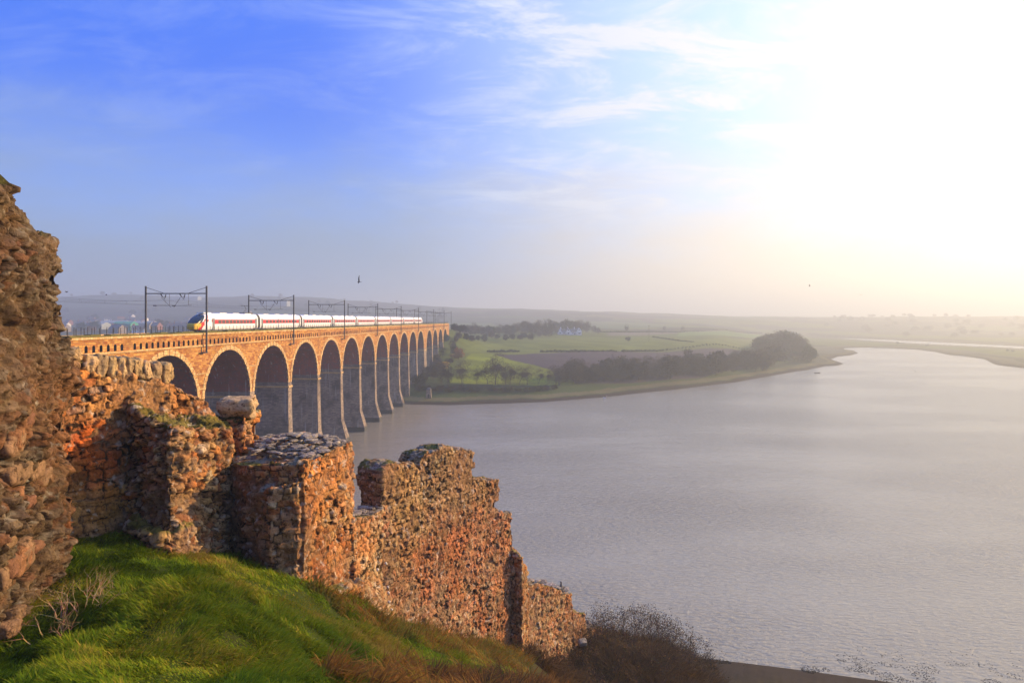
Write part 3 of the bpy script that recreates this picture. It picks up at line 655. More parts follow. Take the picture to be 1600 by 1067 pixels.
# barrels, rings, piers
for n, a0, a1 in arches:
    c = (a0+a1)/2; r = (a1-a0)/2
    mb = MB(); vs = []
    for k in range(NS+1):
        t = math.pi*k/NS; vs += [(c-r*math.cos(t), .0, ZSP+R*math.sin(t)), (c-r*math.cos(t), BW, ZSP+R*math.sin(t))]
    mb.add(vs, [(2*k, 2*k+1, 2*k+3, 2*k+2) for k in range(NS)]); mb.build('arch_barrel', M['brick'], via, True)
    mb = MB(); N2 = 37
    for k in range(N2):      # voussoirs, alternately a little proud
        t0 = math.pi*k/N2+.004; t1 = math.pi*(k+1)/N2-.004; pr = -.05-.05*(k % 2); ro = 1.0+.088+.008*(k % 2)
        q = [(c-r*f_*math.cos(t), ZSP+R*f_*math.sin(t)) for t in (t0, t1) for f_ in (.999, ro)]
        i = [0, 1, 3, 2]; g_ = random.uniform(.75, 1.1)
        mb.add([(q[j][0], pr, q[j][1]) for j in i]+[(q[j][0], .3, q[j][1]) for j in i],
               [(0, 1, 2, 3), (0, 4, 5, 1), (1, 5, 6, 2), (2, 6, 7, 3), (3, 7, 4, 0)])
    mb.build('arch_ring', M['ringstone'], via)
def prof_box(mb, s_, sects, l0=0.0, l1=BW):
    """stacked sections (z, half length, outward spread) -> closed lofted shaft"""
    vs = []; m_ = len(sects)
    for z, h, o_ in sects: vs += [(s_-h, l0-o_, z), (s_+h, l0-o_, z), (s_+h, l1+o_, z), (s_-h, l1+o_, z)]
    fs = [(0, 3, 2, 1), tuple(4*(m_-1)+i for i in range(4))]
    for j in range(m_-1):
        for i in range(4): fs.append((4*j+i, 4*j+(i+1) % 4, 4*j+4+(i+1) % 4, 4*j+4+i))
    mb.add(vs, fs)
for n in [NB[0]-1]+NB:
    s_ = pier_s(n); h = half(n); q = bworld(s_, 3); gz = g1(q.x, q.y); q2 = bworld(s_, -1); gz = min(gz, g1(q2.x, q2.y))
    inw = gz < 1.0; zb = max(gz, 0)
    mb = MB()
    if n == 14:
        prof_box(mb, s_+3.5, [(gz-4, h+3.5, 0), (ZSP, h+3.5, 0)])
    else:
        base = -4 if inw else gz-3
        if inw: prof_box(mb, s_, [(1.6, h+.75, 1.9), (2.2, h+.65, 1.7), (5.5, h+.40, .75), (7.0, h+.28, .30), (16.0, h+.12, .06), (ZSP, h, .0)])
        else: prof_box(mb, s_, [(base, h+.4, .5), (max(9, zb+2), h+.25, .25), (max(16, zb+4), h+.12, .06), (ZSP, h, .0)])
    pr = mb.build('pier', M['pierstone'], via)
    if n == 14: continue
    if inw:
        mb = MB(); prof_box(mb, s_, [(-4, h+.9, 2.1), (1.6, h+.80, 1.95)]); mb.build('tide_mark', M['wet'], pr)
    mb = MB()
    for z, o_, t in ((CZ-9.6, .16, .26), (CZ-12.3, .14, .22), (CZ-16.1, .24, .40)):
        hh = h+.16 if z < ZSP else h+ (R-math.sqrt(max(0, R*R-(z-ZSP)**2)))+.02
        for a_, b_ in ((-o_, .25), (BW-.25, BW+o_)): mb.box(s_-hh, s_+hh, a_, b_, z-t/2, z+t/2)
        if z < ZSP: mb.box(s_-hh, s_+hh, .25, BW-.25, z-t/2+.002, z+t/2-.002)
    mb.build('string_band', M['ringstone'], pr)
S0, S1 = pier_s(NB[0]-1)-8, pier_s(14)+8
# corbelled arcade below the coping, both sides
def arcade(l0, sg, name):
    mb = MB(); zb, zt = ZC+.28, ZP-.30; hb, ht = CZ-4.42, CZ-3.42; step = PITCH/14.0; depth = 1.0*sg
    s_ = S0; yf = l0-.12*sg
    def cellk(x0, x1, holed):
        if not holed:
            mb.add([(x0, yf, zb), (x1, yf, zb), (x1, yf, zt), (x0, yf, zt)], [(0, 1, 2, 3)]); return
        c = (x0+x1)/2; w_ = .30
        hole = [(c-w_, hb), (c+w_, hb), (c+w_, ht-.3), (c+w_*.7, ht-.08), (c, ht), (c-w_*.7, ht-.08), (c-w_, ht-.3)]
        outer = [(x0, zb), (x1, zb), (x1, (zb+zt)/2), (x1, zt), (c, zt), (x0, zt), (x0, (zb+zt)/2)]
        v = [(p[0], yf, p[1]) for p in outer]+[(p[0], yf, p[1]) for p in hole]+[(p[0], yf+depth, p[1]) for p in hole]
        k = 7
        f_ = [(i, (i+1) % k, k+(i+1) % k, k+i) for i in range(k)]
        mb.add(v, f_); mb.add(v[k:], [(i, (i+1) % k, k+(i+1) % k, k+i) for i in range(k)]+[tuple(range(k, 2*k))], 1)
    x = S0; i = 0
    gaps = [pier_s(n) for n in NB if n % 2 == 0]
    while x < S1-step:
        cen = x+step/2; gap = any(abs(cen-g_) < 1.0 for g_ in gaps) or cen > pier_s(14)+3
        cellk(x, x+step, not gap); x += step; i += 1
    return mb.build(name, [M['stone'], M['niche_shade']], via)
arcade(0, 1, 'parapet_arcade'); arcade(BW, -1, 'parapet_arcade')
mb = MB(); mb.box(S0, S1, -.26, .6, ZC, ZC+.28); mb.box(S0, S1, BW-.6, BW+.26, ZC, ZC+.28); mb.build('string_course', M['ringstone'], via)
mb = MB(); mb.box(S0, S1, -.28, .9, ZP-.30, ZP); mb.box(S0, S1, BW-.9, BW+.28, ZP-.30, ZP); mb.build('coping', M['ringstone'], via)
mb = MB()
for i in range(int((S1-S0)/2.0)):    # grass and weeds rooted on the coping
    x = S0+2*i; hgt = .15+.25*random.random()
    mb.box(x, x+1.96, -.12, .88, ZP+.002, ZP+hgt)
mb.build('coping_turf', M['turf'], via)
mb = MB(); mb.box(S0, S1, .92, BW-.92, ZP-1.1, ZP-.42); mb.build('ballast_bed', M['ballast'], via)
ZR = ZP-.12
T1, T2 = 3.75, 7.25
mb = MB()
for tcn in (T1, T2):
    for g_ in (-.72, .72): mb.box(S0, S1, tcn+g_-.035, tcn+g_+.035, ZR-.17, ZR)
mb.build('rails', M['rail'], via)
mb = MB()
for tcn in (T1, T2):
    x = S0
    while x < S1: mb.box(x, x+.26, tcn-1.25, tcn+1.25, ZP-.42, ZR-.172); x += .7
mb.build('sleepers', M['ballast'], via)
for l_ in (.45, BW-.45):
    mb = MB(); x = S0
    while x < S1:
        mb.box(x-.03, x+.03, l_-.03, l_+.03, ZP, ZP+1.22); x += 1.5
    for zz in (.42, .80, 1.12): mb.tube((S0, l_, ZP+zz), (S1, l_, ZP+zz), .012, n=4)
    mb.build('railing', M['steel'], via)
# ------------------------------------------------------------------ overhead line gantries
def gantry():
    g_ = empty('overhead_line_gantry', (0, 0, 0))
    zt = CZ+6.1; zb = CZ+4.75; l0, l1 = -.75, 10.4
    for l_, b_ in ((l0, CZ-5.9), (l1, ZP-.4)):
        mb = MB(); mb.box(-.13, .13, l_-.11, l_+.11, b_, zt); mb.build('post', M['steel'], g_)
    mb = MB(); mb.box(-.09, .09, l0, l1, zb-.09, zb+.09); mb.build('crossbeam', M['steel'], g_)
    for a_, b_ in ((l0, l0+3.2), (l1, l1-3.2)):
        mb = MB(); mb.tube((0, a_, zt-.25), (0, b_, zb+.1), .045, n=5); mb.build('stay', M['steel'], g_)
    for c, sg in ((T1, 1), (T2, -1)):
        mb = MB(); mb.tube((0, c-.6, zb), (0, c-.3, zb-1.0), .04); mb.tube((0, c+.5, zb), (0, c-.3, zb-1.0), .035); mb.tube((0, c+.3, zb-.7), (0, c+1.5*sg, zb-2.5), .035)
        mb.tube((0, c-1.8, zb-2.1), (0, c+1.7, zb-2.2), .03); mb.tube((0, c-1.2, zb), (0, c-1.2, zb-2.1), .03)
        mb.build('registration_arm', M['steel'], g_)
        for q0, q1 in (((0, c-.52, zb-.25), (0, c-.38, zb-.75)), ((0, c+1.2, zb-2.17), (0, c+1.8, zb-2.17)), ((0, c+.4, zb-.1), (0, c+.05, zb-.6))):
            mb = MB(); mb.tube(q0, q1, .09, n=6); mb.build('insulator', M['steel'], g_)
    mb = MB()     # bracket that carries the near post below the parapet
    mb.box(-.5, .5, l0-.05, .02, CZ-5.9, CZ-5.75); mb.tube((-.9, l0+.05, CZ-3.4), (-.9, l0+.05, CZ-5.8), .04); mb.box(-1.0, .13, l0, l0+.1, CZ-3.5, CZ-3.4); mb.box(-1.2, .13, l0, .0, CZ-5.85, CZ-5.8)
    mb.build('bracket', M['steel'], g_)
    return g_
gs = [pier_s(n)+.5 for n in (-3, -1, 1, 3, 5, 7, 9, 11, 13)]+[pier_s(13)+34]
words_ = ['over the track left of the train nose, behind the ruin', 'standing right beside the nose of the train', 'second from the train nose, over the gap after the first coach', 'third along the viaduct from the train nose', 'fourth along the viaduct from the train nose',
          'fifth along the viaduct from the train nose', 'sixth along the viaduct from the train nose', 'seventh along, just before the tail of the train', 'eighth along, past the tail of the train', 'farthest one, at the far end of the viaduct']
g0 = gantry()
for i, s_ in enumerate(gs):
    g_ = g0 if i == 0 else copy_tree(g0)
    p_ = bworld(s_, 0); g_.location = (p_.x, p_.y, 0); g_.rotation_euler = (0, 0, BROT)
    tag(g_, 'dark steel overhead gantry '+words_[i], 'gantry', 'overhead line gantries along the viaduct')
for c, nm in ((T1, 'near'), (T2, 'far')):
    mb = MB()
    for i in range(len(gs)-1):
        a_, b_ = gs[i], gs[i+1]; K = 8; zc = CZ+2.55
        prev = None
        for k in range(K+1):
            t = k/K; x = a_+(b_-a_)*t; z = zc+.35+.75*(2*t-1)**2
            if prev: mb.tube(prev, (x, c, z), .012, n=3)
            if 0 < k < K: mb.tube((x, c, z), (x, c, zc), .006, n=3)
            prev = (x, c, z)
        mb.tube((a_, c-.15, zc), (b_, c+.15, zc), .012, n=3)
    o = mb.build('overhead_wire', M['steel']); o.location = BLOC; o.rotation_euler = (0, 0, BROT)
    tag(o, 'thin overhead contact wires above the %s track' % nm, 'overhead wire', 'overhead wires')
# ------------------------------------------------------------------ train
train = empty('passenger_train', bworld(115.4, T1, ZR), BROT)
tag(train, 'white passenger train with red window band and yellow nose crossing the viaduct', 'train')
HWD, HT = 1.37, 3.80
def section(hw, z0, z1, k=24):
    pts = []
    zc = (z0+z1)/2; hh = (z1-z0)/2
    for i in range(k):
        t = 2*math.pi*(i+.5)/k; c, s_ = math.cos(t), math.sin(t); e = .36
        y = hw*math.copysign(abs(c)**e, c); z = zc+hh*math.copysign(abs(s_)**(.42), s_)
        if z > 2.4: y *= 1-.28*((z-2.4)/1.4)**2
        pts.append((y, z))
    return pts
def loft(mb, rows, mi=0):
    k = len(rows[0][1]); vs = [(x, y, z) for x, r in rows for y, z in r]
    fs = [(j*k+i, j*k+(i+1) % k, (j+1)*k+(i+1) % k, (j+1)*k+i) for j in range(len(rows)-1) for i in range(k)]
    fs += [tuple(range(k))[::-1], tuple(range((len(rows)-1)*k, len(rows)*k))]
    mb.add(vs, fs, mi)
def nose_rows(x0, sg, Ln=5.0, n=30):
    rows = []
    for i in range(n+1):
        t = i/n; x = Ln*t*t*.9+Ln*t*.1; u = x/Ln
        top = 1.55+(HT-1.55)*(1-(1-u)**1.75)**.92; hw = HWD*(.42+.58*(1-(1-u)**2.6)**.6); bot = .42+.25*(1-u)**3
        rows.append((x0+sg*x, section(hw, bot, top, 48)))
    return rows
LC = 26.0
def make_coach(idx, x0, nose=0):
    """nose -1: cab at the front, +1: cab at the rear"""
    a_ = x0+(.0 if nose == -1 else .6); b_ = x0+LC-(.0 if nose == 1 else .6)
    ba = a_+5.0 if nose == -1 else a_; bb = b_-5.0 if nose == 1 else b_
    mb = MB(); loft(mb, [(ba, section(HWD, .42, HT)), (bb, section(HWD, .42, HT))])
    co = mb.build('coach', M['white'], train, False)
    if nose:
        rows = nose_rows(a_, 1) if nose == -1 else nose_rows(b_, -1)
        k = 48; groups = {'cab_shell': [], 'windscreen': [], 'nose_panel': [], 'cab_stripe': []}
        vs = [(x, y, z) for x, r in rows for y, z in r]; e0 = a_ if nose == -1 else b_
        for j in range(len(rows)-1):
            for i in range(k):
                f_ = (j*k+i, j*k+(i+1) % k, (j+1)*k+(i+1) % k, (j+1)*k+i)
                c = sum((Vector(vs[q]) for q in f_), Vector())/4; u = abs(c.x-e0)
                nm = 'cab_shell'
                line = .35+(c.z-.5)*1.05
                if c.z > 1.85 and u < line-.25 and c.z < 3.62: nm = 'windscreen'
                elif c.z <= 1.85 and u < line+.1 and u < 1.75: nm = 'nose_panel'
                elif c.z < 3.3 and line+.1 <= u < line+.85+.25*(1.6-c.z if c.z < 1.6 else 0): nm = 'cab_stripe'
                groups[nm].append(f_)
        groups['nose_panel'].append(tuple(range(k))[::-1])
        for nm, fs in groups.items():
            mb = MB(); mb.add(vs, fs)
            o = mb.build(nm, {'cab_shell': M['white'], 'windscreen': M['glass'], 'nose_panel': M['yellow'], 'cab_stripe': M['red']}[nm], co, True)
            bm = bmesh.new(); bm.from_mesh(o.data); bmesh.ops.delete(bm, geom=[v for v in bm.verts if not v.link_faces], context='VERTS'); bm.to_mesh(o.data); bm.free()
    P_ = HWD+.006
    d0 = ba+(1.0 if nose != -1 else .7); d1 = bb-(1.0 if nose != 1 else .7)
    mb = MB(); mb.box(d0+.5, d1-.5, -P_, P_, 1.70, 2.55)
    if nose == -1: mb.box(ba-1.6, d0-.3, -P_*.985, P_*.985, 2.1, 2.6)
    mb.build('red_band', M['red'], co)
    for d_ in (d0, d1):
        mb = MB(); mb.box(d_-.42, d_+.42, -P_-.012, P_+.012, .62, 2.75); mb.build('door', M['grey'], co)
    n_ = 10; span = d1-d0-3.4
    wm = None
    for i in range(n_):
        x = d0+1.7+span*(i+.5)/n_
        if wm is None:
            mb = MB(); mb.box(-.60, .60, -P_-.006, P_+.006, 1.78, 2.48); wm = mb.build('window', M['window'], co); wm.location = (x, 0, 0)
        else:
            c_ = wm.copy(); COL.objects.link(c_); c_.parent = co; c_.location = (x, 0, 0)
    mb = MB(); mb.box(a_+3.2 if nose == -1 else a_+1, b_-3.2 if nose == 1 else b_-1, -1.15, 1.15, .22, .44)
    mb.build('underframe', M['under'], co)
    for xb in (a_+4.2, b_-4.2):
        mb = MB(); mb.box(xb-1.6, xb+1.6, -1.1, 1.1, .25, .60)
        for wx in (-1.25, 1.25):
            for sy in (-.78, .78):
                mb.tube((xb+wx, sy-.07, .44), (xb+wx, sy+.07, .44), .44, n=14)
        mb.build('bogie', M['under'], co)
    mb = MB(); rr = random.Random(idx)
    for t in (.18, .42, .63, .84):
        x = a_+LC*t; mb.box(x-1.4, x+1.4, -.7, .7, HT-.05, HT+.06+rr.uniform(0, .05))
    mb.build('roof_unit', M['white'] if idx else M['white'], co)
    if nose != 1:
        mb = MB(); loft(mb, [(b_-.02, section(HWD-.03, .6, HT-.04)), (b_+1.22, section(HWD-.03, .6, HT-.04))]); mb.build('gangway', M['under'], co)
    return co
for i in range(9): make_coach(i, LC*i, -1 if i == 0 else 1 if i == 8 else 0)
mb = MB()   # pantograph and dark roof gear on the first coach
mb.box(20.5, 24.6, -.6, .6, HT+.02, HT+.24); mb.tube((21, 0, HT+.2), (22.6, 0, HT+1.0), .04); mb.tube((22.6, 0, HT+1.0), (21.6, 0, HT+1.75), .04); mb.tube((21.6, -.8, HT+1.78), (21.6, .8, HT+1.78), .04)
mb.build('pantograph', M['under'], train)
# ------------------------------------------------------------------ trees
def bare_tree_meshes(name, seed, H=9.0, spread=.5, leaves=1400, lsize=.16, dense=False):
    rr = random.Random(seed); mb = MB(); tips = []
    def grow(p, d, L_, r, lev):
        n = 2 if lev < 2 else 1
        q = p
        for i in range(n):
            wv = .18 if lev else .05; d2 = (d+Vector((rr.uniform(-wv, wv), rr.uniform(-wv, wv), rr.uniform(-.02, .12)))).normalized()
            q2 = q+d2*L_/n; r2 = r*(1-.32*(i+1)/n)
            mb.tube(q, q2, r*(1-.32*i/n), r2, n=5 if lev < 2 else 3, cap=False); q = q2; d = d2
        tips.append((q, lev, L_))
        if lev >= 5 or L_ < .25: return
        for k in range(rr.choice((2, 3, 3))):
            az = rr.uniform(0, 6.28); t = rr.uniform(.30, .75)*(.55+spread)
            u = d.orthogonal().normalized(); v = d.cross(u)
            nd = (d*math.cos(t)+(u*math.cos(az)+v*math.sin(az))*math.sin(t)+Vector((0, 0, .22))).normalized()
            grow(q, nd, L_*rr.uniform(.62, .82), r*.6, lev+1)
    grow(Vector((0, 0, -.4)), Vector((0, 0, 1)), H*.22, H*.020, 0)
    tr = mb
    ms = MB(); tl = [t for t in tips if t[1] >= 2]
    for k in range(leaves):     # sprays of fine twigs
        p, lev, L_ = rr.choice(tl)
        if dense or k % 6:
            g_ = Vector((rr.gauss(0, 1), rr.gauss(0, 1), rr.gauss(0, 1))).normalized()*(.35+.65*rr.random()**.5)
            lo_ = 1+.28*math.sin(3*g_.x+2.1*g_.y+seed)+.22*math.sin(5*g_.z+3*g_.y+seed*2)
            c = Vector((g_.x*H*.30*lo_, g_.y*H*.30*lo_, H*.56+g_.z*H*.42*lo_))
            if math.sin(c.x*2.6*9/H+seed)+math.sin(c.y*2.3*9/H+seed*3)+math.sin(c.z*2.9*9/H) < -.95: c = p
        else: c = p
        c = c+Vector((rr.gauss(0, 1), rr.gauss(0, 1), rr.gauss(0, .8)))*H*.04
        d = Vector((rr.gauss(0, 1), rr.gauss(0, 1), rr.gauss(.3, .8))).normalized(); u = d.orthogonal().normalized()*lsize*(.35 if not dense else .8)
        ms.add([c-u, c+d*lsize*2, c+u], [(0, 1, 2)])
    return tr, ms
def make_tree(name, label, cat, seed, H, spread, leaves, lsize, crown, dense=False):
    t = empty(name); a_, b_ = bare_tree_meshes(name, seed, H, spread, leaves, lsize, dense)
    a_.build('trunk', M['bark'], t, True); b_.build('crown', M[crown], t)
    return t
PROTO = {'bare': [make_tree('tree', '', '', 100+i, 10, .35, 2300, .24, 'crown') for i in range(4)],
         'full': [make_tree('tree', '', '', 200+i, 11, .45, 2600, .26, 'crown', True) for i in range(4)],
         'ever': [make_tree('tree', '', '', 300+i, 11, .6, 4200, .36, 'ever', True) for i in range(3)],
         'bush': [make_tree('shrub', '', '', 400+i, 5, 1.0, 1500, .22, 'crown', True) for i in range(3)],
         'greenbush': [make_tree('shrub', '', '', 430+i, 5, 1.0, 1700, .24, 'ever', True) for i in range(2)],
         'gorse': [make_tree('shrub', '', '', 500, 5, 1.1, 1800, .24, 'gorse', True)], 'rust': [make_tree('shrub', '', '', 520, 6, .9, 1500, .24, 'rust', True)]}
USED = set()
HN = {'bare': 10, 'full': 11, 'ever': 11, 'bush': 5, 'greenbush': 5, 'gorse': 5, 'rust': 6}
def plant(kind, x, y, h, label, cat='tree', group=None, name=None, wide=1.0, z=None):
    pr = random.choice(PROTO[kind])
    t = pr if pr.name not in USED else copy_tree(pr)
    USED.add(pr.name); USED.add(t.name)
    s_ = h/HN[kind]/1.12
    t.location = (x, y, (g1(x, y) if z is None else z)-.1); t.rotation_euler = (0, 0, random.uniform(0, 6.28)); t.scale = (s_*wide, s_*wide, s_)
    if name: t.name = name
    tag(t, label, cat, group); return t
def at(kind, px, py, hpx, label, **k):
    p = hit(px, py, 215); return plant(kind, p.x, p.y, hpx/F*p.y, label, **k)
# row of bare trees on the far bank
row = [(722, 600, 42), (745, 600, 30), (762, 600, 38), (774, 601, 52), (790, 601, 34), (797, 601, 38), (812, 601, 36), (824, 601, 34), (842, 600, 30), (858, 600, 26), (700, 604, 40), (690, 600, 34)]
lab = {722: 'bare tree between the yellow gorse and the tallest riverside tree', 745: 'low bare tree left of the pair with the tallest crown', 762: 'slim bare tree just left of the tallest tree of the riverside row', 774: 'tallest bare tree of the row on the grassy far bank',
       858: 'rightmost small bare tree of the row beside the ploughed field', 690: 'leftmost bare tree of the row near the viaduct piers'}
for px, py, h in row:
    at('bare', px, py, h, lab.get(px, 'slender bare tree in the riverside row between grass meadow and bank'), group='bare trees in a row on the far bank', wide=1.15)
rr = random.Random(5)
for i in range(84):     # scrubby belt along the foot of the ploughed field
    px = 868+i*4+rr.uniform(-3, 3); base = 601-(px-868)*.072
    at(rr.choice(['bare', 'full', 'bare', 'bush']), px, base+rr.uniform(-8, 3), rr.uniform(20, 36), 'thin leafless tree in the dark scrub belt below the ploughed field', group='scrub belt below the ploughed field', wide=1.2)
for i in range(30):     # hedge-like scrub along the dark bank
    px = 655+i*7.2+rr.uniform(-3, 3)
    at(rr.choice(['bush', 'greenbush']), px, 611+rr.uniform(-2, 2), rr.uniform(7, 11), 'low dark shrub in the hedge along the river bank', cat='shrub', group='riverside hedge shrubs', wide=1.9)
# wood behind the farmhouse
for i in range(34):
    px = 706+i*6.9+rr.uniform(-3, 3)
    top = np.interp(px, [700, 745, 760, 800, 815, 850, 880, 905, 925, 942], [506, 503, 508, 504, 498, 500, 499, 497, 503, 514])
    bs = 523 if px > 860 else 527
    p = hit(px, bs, 215); yy = p.y+rr.uniform(8, 60); x = (px-800)/F*yy; z = g1(x, yy)
    h = CZ+(500-top)/F*yy-z
    plant(rr.choice(['full', 'ever', 'full']), x, yy, max(6, h*rr.uniform(.85, 1.05)), 'leafless tree in the wood left of and behind the white farmhouse', group='trees of the wood behind the farmhouse', wide=1.25)
for i in range(16):     # lower trees in front, left of the house
    px = 700+i*10+rr.uniform(-4, 4)
    at(rr.choice(['greenbush', 'bush', 'full']), px, 533-(px-700)*.03+rr.uniform(-3, 3), rr.uniform(9, 15), 'small dark tree in the belt between viaduct end and farmhouse wood', group='belt of low trees by the viaduct end', wide=1.5)
# rounded wood at the river bend
for i in range(58):
    px = rr.uniform(1186, 1272); top = np.interp(px, [1180, 1192, 1205, 1232, 1250, 1262, 1278], [530, 520, 517, 512, 518, 532, 552])+rr.uniform(-2, 5)
    by = np.interp(px, [1180, 1278], [556, 566])+rr.uniform(-16, 2)
    p = hit(px, by, 215); h = max(5, CZ+(500-top)/F*p.y-p.z)*rr.uniform(.75, 1.0)
    plant(rr.choice(['full', 'ever', 'full']), p.x, p.y, h, 'leafless tree in the rounded wood at the river bend', group='trees of the wood at the river bend', wide=1.3)
for i in range(44):
    px = 1080+i*3.2; at(rr.choice(['bush', 'full', 'full']), px, 568-(px-1100)*.03+rr.uniform(-5, 10), rr.uniform(12, 20)+max(0, px-1150)*.25, 'low scrub tree between the ploughed field and the river bend wood', group='scrub left of the river bend wood', wide=1.5)
for px, py, h, lb in [(979, 519, 13, 'lone bare tree in the hazy field right of the farmhouse wood'), (1038, 518, 10, 'left one of two small lone trees on the hazy skyline field'), (1067, 518, 10, 'right one of two small lone trees on the hazy skyline field')]:
    at('bare', px, py, h, lb)
at('greenbush', 981, 533, 8, 'dark rounded bush alone in the green field', cat='shrub', wide=1.6)
# colour by the far abutment
at('rust', 717, 563, 22, 'orange brown bush beside the far end of the viaduct', cat='shrub', wide=1.1)
at('gorse', 694, 577, 14, 'bright yellow gorse bush at the foot of the viaduct', cat='shrub', wide=2.0)
at('gorse', 707, 560, 9, 'small yellow green gorse bush behind the bright one', cat='shrub', wide=1.6)
for i in range(30):
    px = rr.uniform(648, 712); lo_ = np.interp(px, [648, 712], [622, 560])
    at(rr.choice(['bush', 'greenbush', 'bare', 'rust'] if i % 4 == 0 else ['bush', 'bare', 'full']), px, lo_-rr.uniform(-2, 22), rr.uniform(9, 20), 'tangled scrub bush on the slope beneath the far piers', cat='shrub', group='scrub beneath the far piers', wide=1.3)
for i in range(26):     # trees on the embankment behind the train tail
    s_ = 440+i*11; q = bworld(s_, 30+rr.uniform(-6, 30)); h_ = rr.uniform(8, 13)
    plant(rr.choice(['full', 'ever']), q.x-i*2.4, q.y, h_, 'hazy tree on the embankment beyond the far end of the viaduct', group='trees beyond the viaduct', wide=1.3, z=max(g1(q.x-i*2.4, q.y), 24))
# hedges: one long clipped run each
def hedge(pts, h, wd, label, seed=0):
    ps = [hit(px, py, 215) for px, py in pts]; mb = MB(); rr2 = random.Random(seed)
    for i in range(len(ps)-1):
        a_, b_ = ps[i], ps[i+1]; n = max(2, int((b_-a_).length/1.2))
        for k in range(n):
            x, y = a_.x+(b_.x-a_.x)*k/n, a_.y+(b_.y-a_.y)*k/n; z = a_.z+(b_.z-a_.z)*k/n
            z = max(z, g1(x, y)) if k % 6 == 0 else z
            hh = h*rr2.uniform(.7, 1.15)
            for j in range(7):
                c = Vector((x+rr2.uniform(-.7, .7), y+rr2.uniform(-wd, wd), z+rr2.uniform(0, hh*.6))); s_ = rr2.uniform(.5, .9)
                d1 = Vector((rr2.uniform(-1, 1), rr2.uniform(-1, 1), rr2.uniform(.2, 1))).normalized()*s_; d2 = d1.orthogonal().normalized()*s_; d3 = d1.cross(d2).normalized()*s_*.6
                mb.add([c-d1*.2, c+d2, c-d2, c+d1*hh, c+d3], [(0, 1, 3), (1, 2, 3), (2, 0, 3), (0, 4, 3), (0, 2, 1)])
    tag(mb.build('hedge', M['ever']), label, 'hedge')
hedge([(762, 550), (812, 550)], 1.5, 1.0, 'short dark hedge left of the gap above the ploughed field', 1)
hedge([(845, 550.3), (966, 550)], 1.7, 1.0, 'dark hedge between green field and ploughed field, left of the two', 2)
hedge([(972, 550), (1190, 549)], 1.8, 1.0, 'longest dark hedge along the top of the ploughed field', 3)
hedge([(930, 519.3), (1060, 519.8), (1190, 521)], 2.0, 1.5, 'thin distant hedge line behind the farmhouse field', 4)
hedge([(1020, 527), (1060, 533), (1085, 535)], 1.5, 1.0, 'slanting hedge line across the green field', 5)
# ------------------------------------------------------------------ farmhouse
def gable_block(mb_w, mb_r, x0, x1, y0, y1, hw, hr, along='x', ov=.3):
    """walls + gabled roof; ridge along x or y"""
    if along == 'x':
        ym = (y0+y1)/2
        mb_w.add([(x0, y0, 0), (x1, y0, 0), (x1, y1, 0), (x0, y1, 0), (x0, y0, hw), (x1, y0, hw), (x1, y1, hw), (x0, y1, hw), (x0, ym, hr), (x1, ym, hr)],
                 [(0, 1, 5, 4), (2, 3, 7, 6), (1, 2, 6, 9, 5), (3, 0, 4, 8, 7), (0, 3, 2, 1)])
        sl_ = (hr-hw)/(ym-y0)
        for sg, ye in ((1, y0), (-1, y1)):
            e = ye-sg*ov; ze = hw-ov*sl_
            mb_r.add([(x0-ov*.5, e, ze+.02), (x1+ov*.5, e, ze+.02), (x1+ov*.5, ym, hr+.02), (x0-ov*.5, ym, hr+.02), (x0-ov*.5, e, ze+.22), (x1+ov*.5, e, ze+.22), (x1+ov*.5, ym, hr+.24), (x0-ov*.5, ym, hr+.24)],
                     [(0, 1, 2, 3), (4, 5, 6, 7), (0, 1, 5, 4), (1, 2, 6, 5), (3, 0, 4, 7)])
    else:
        t = MB(); r = MB(); gable_block(t, r, y0, y1, x0, x1, hw, hr, 'x', ov)
        for src, dst in ((t, mb_w), (r, mb_r)): dst.add([(v[1], v[0], v[2]) for v in src.v], src.f)
p = hit(890, 523.5, 400); k_ = p.y/1000
fh = empty('farmhouse', (p.x, p.y, p.z-.2), rad(4)); tag(fh, 'white farmhouse with three steep gables in front of the dark wood', 'house')
mw, mr = MB(), MB()
gable_block(mw, mr, -15*k_, 13*k_, 3, 10, 5.5*k_, 9.6*k_)
gable_block(mw, mr, -5.5*k_, 2*k_, 0, 7, 6*k_, 11.2*k_, 'y')
gable_block(mw, mr, 11*k_, 19*k_, 0, 9, 6.5*k_, 11.8*k_, 'y')
gable_block(mw, mr, -17.5*k_, -12*k_, 1, 8, 5.5*k_, 11*k_, 'y')
mw.build('wall', M['lime'], fh); rf = mr.build('roof', M['slate'], fh)
for x in (-12.5, -1.8, 9.0):
    mb = MB(); mb.box((x-.7)*k_, (x+.7)*k_, 5.8, 7.2, 9*k_, 12.6*k_); mb.build('chimney', M['lime'], rf)
for x, z, yf, s_ in [(-1.8, 3, 0, 1.1), (-1.8, 8, 0, .8), (15, 3, 0, 1.0), (15, 8.2, 0, .8), (17, 3, 0, .8), (6, 3.2, 3, .8), (-8, 3.2, 3, .8), (-14.7, 3.2, 1, .8), (9, 2.2, 3, 1.0)]:
    mb = MB(); mb.box((x-s_)*k_, (x+s_)*k_, yf-.05, yf+.2, (z-s_)*k_, (z+s_)*k_); mb.build('window', M['dark'], fh)
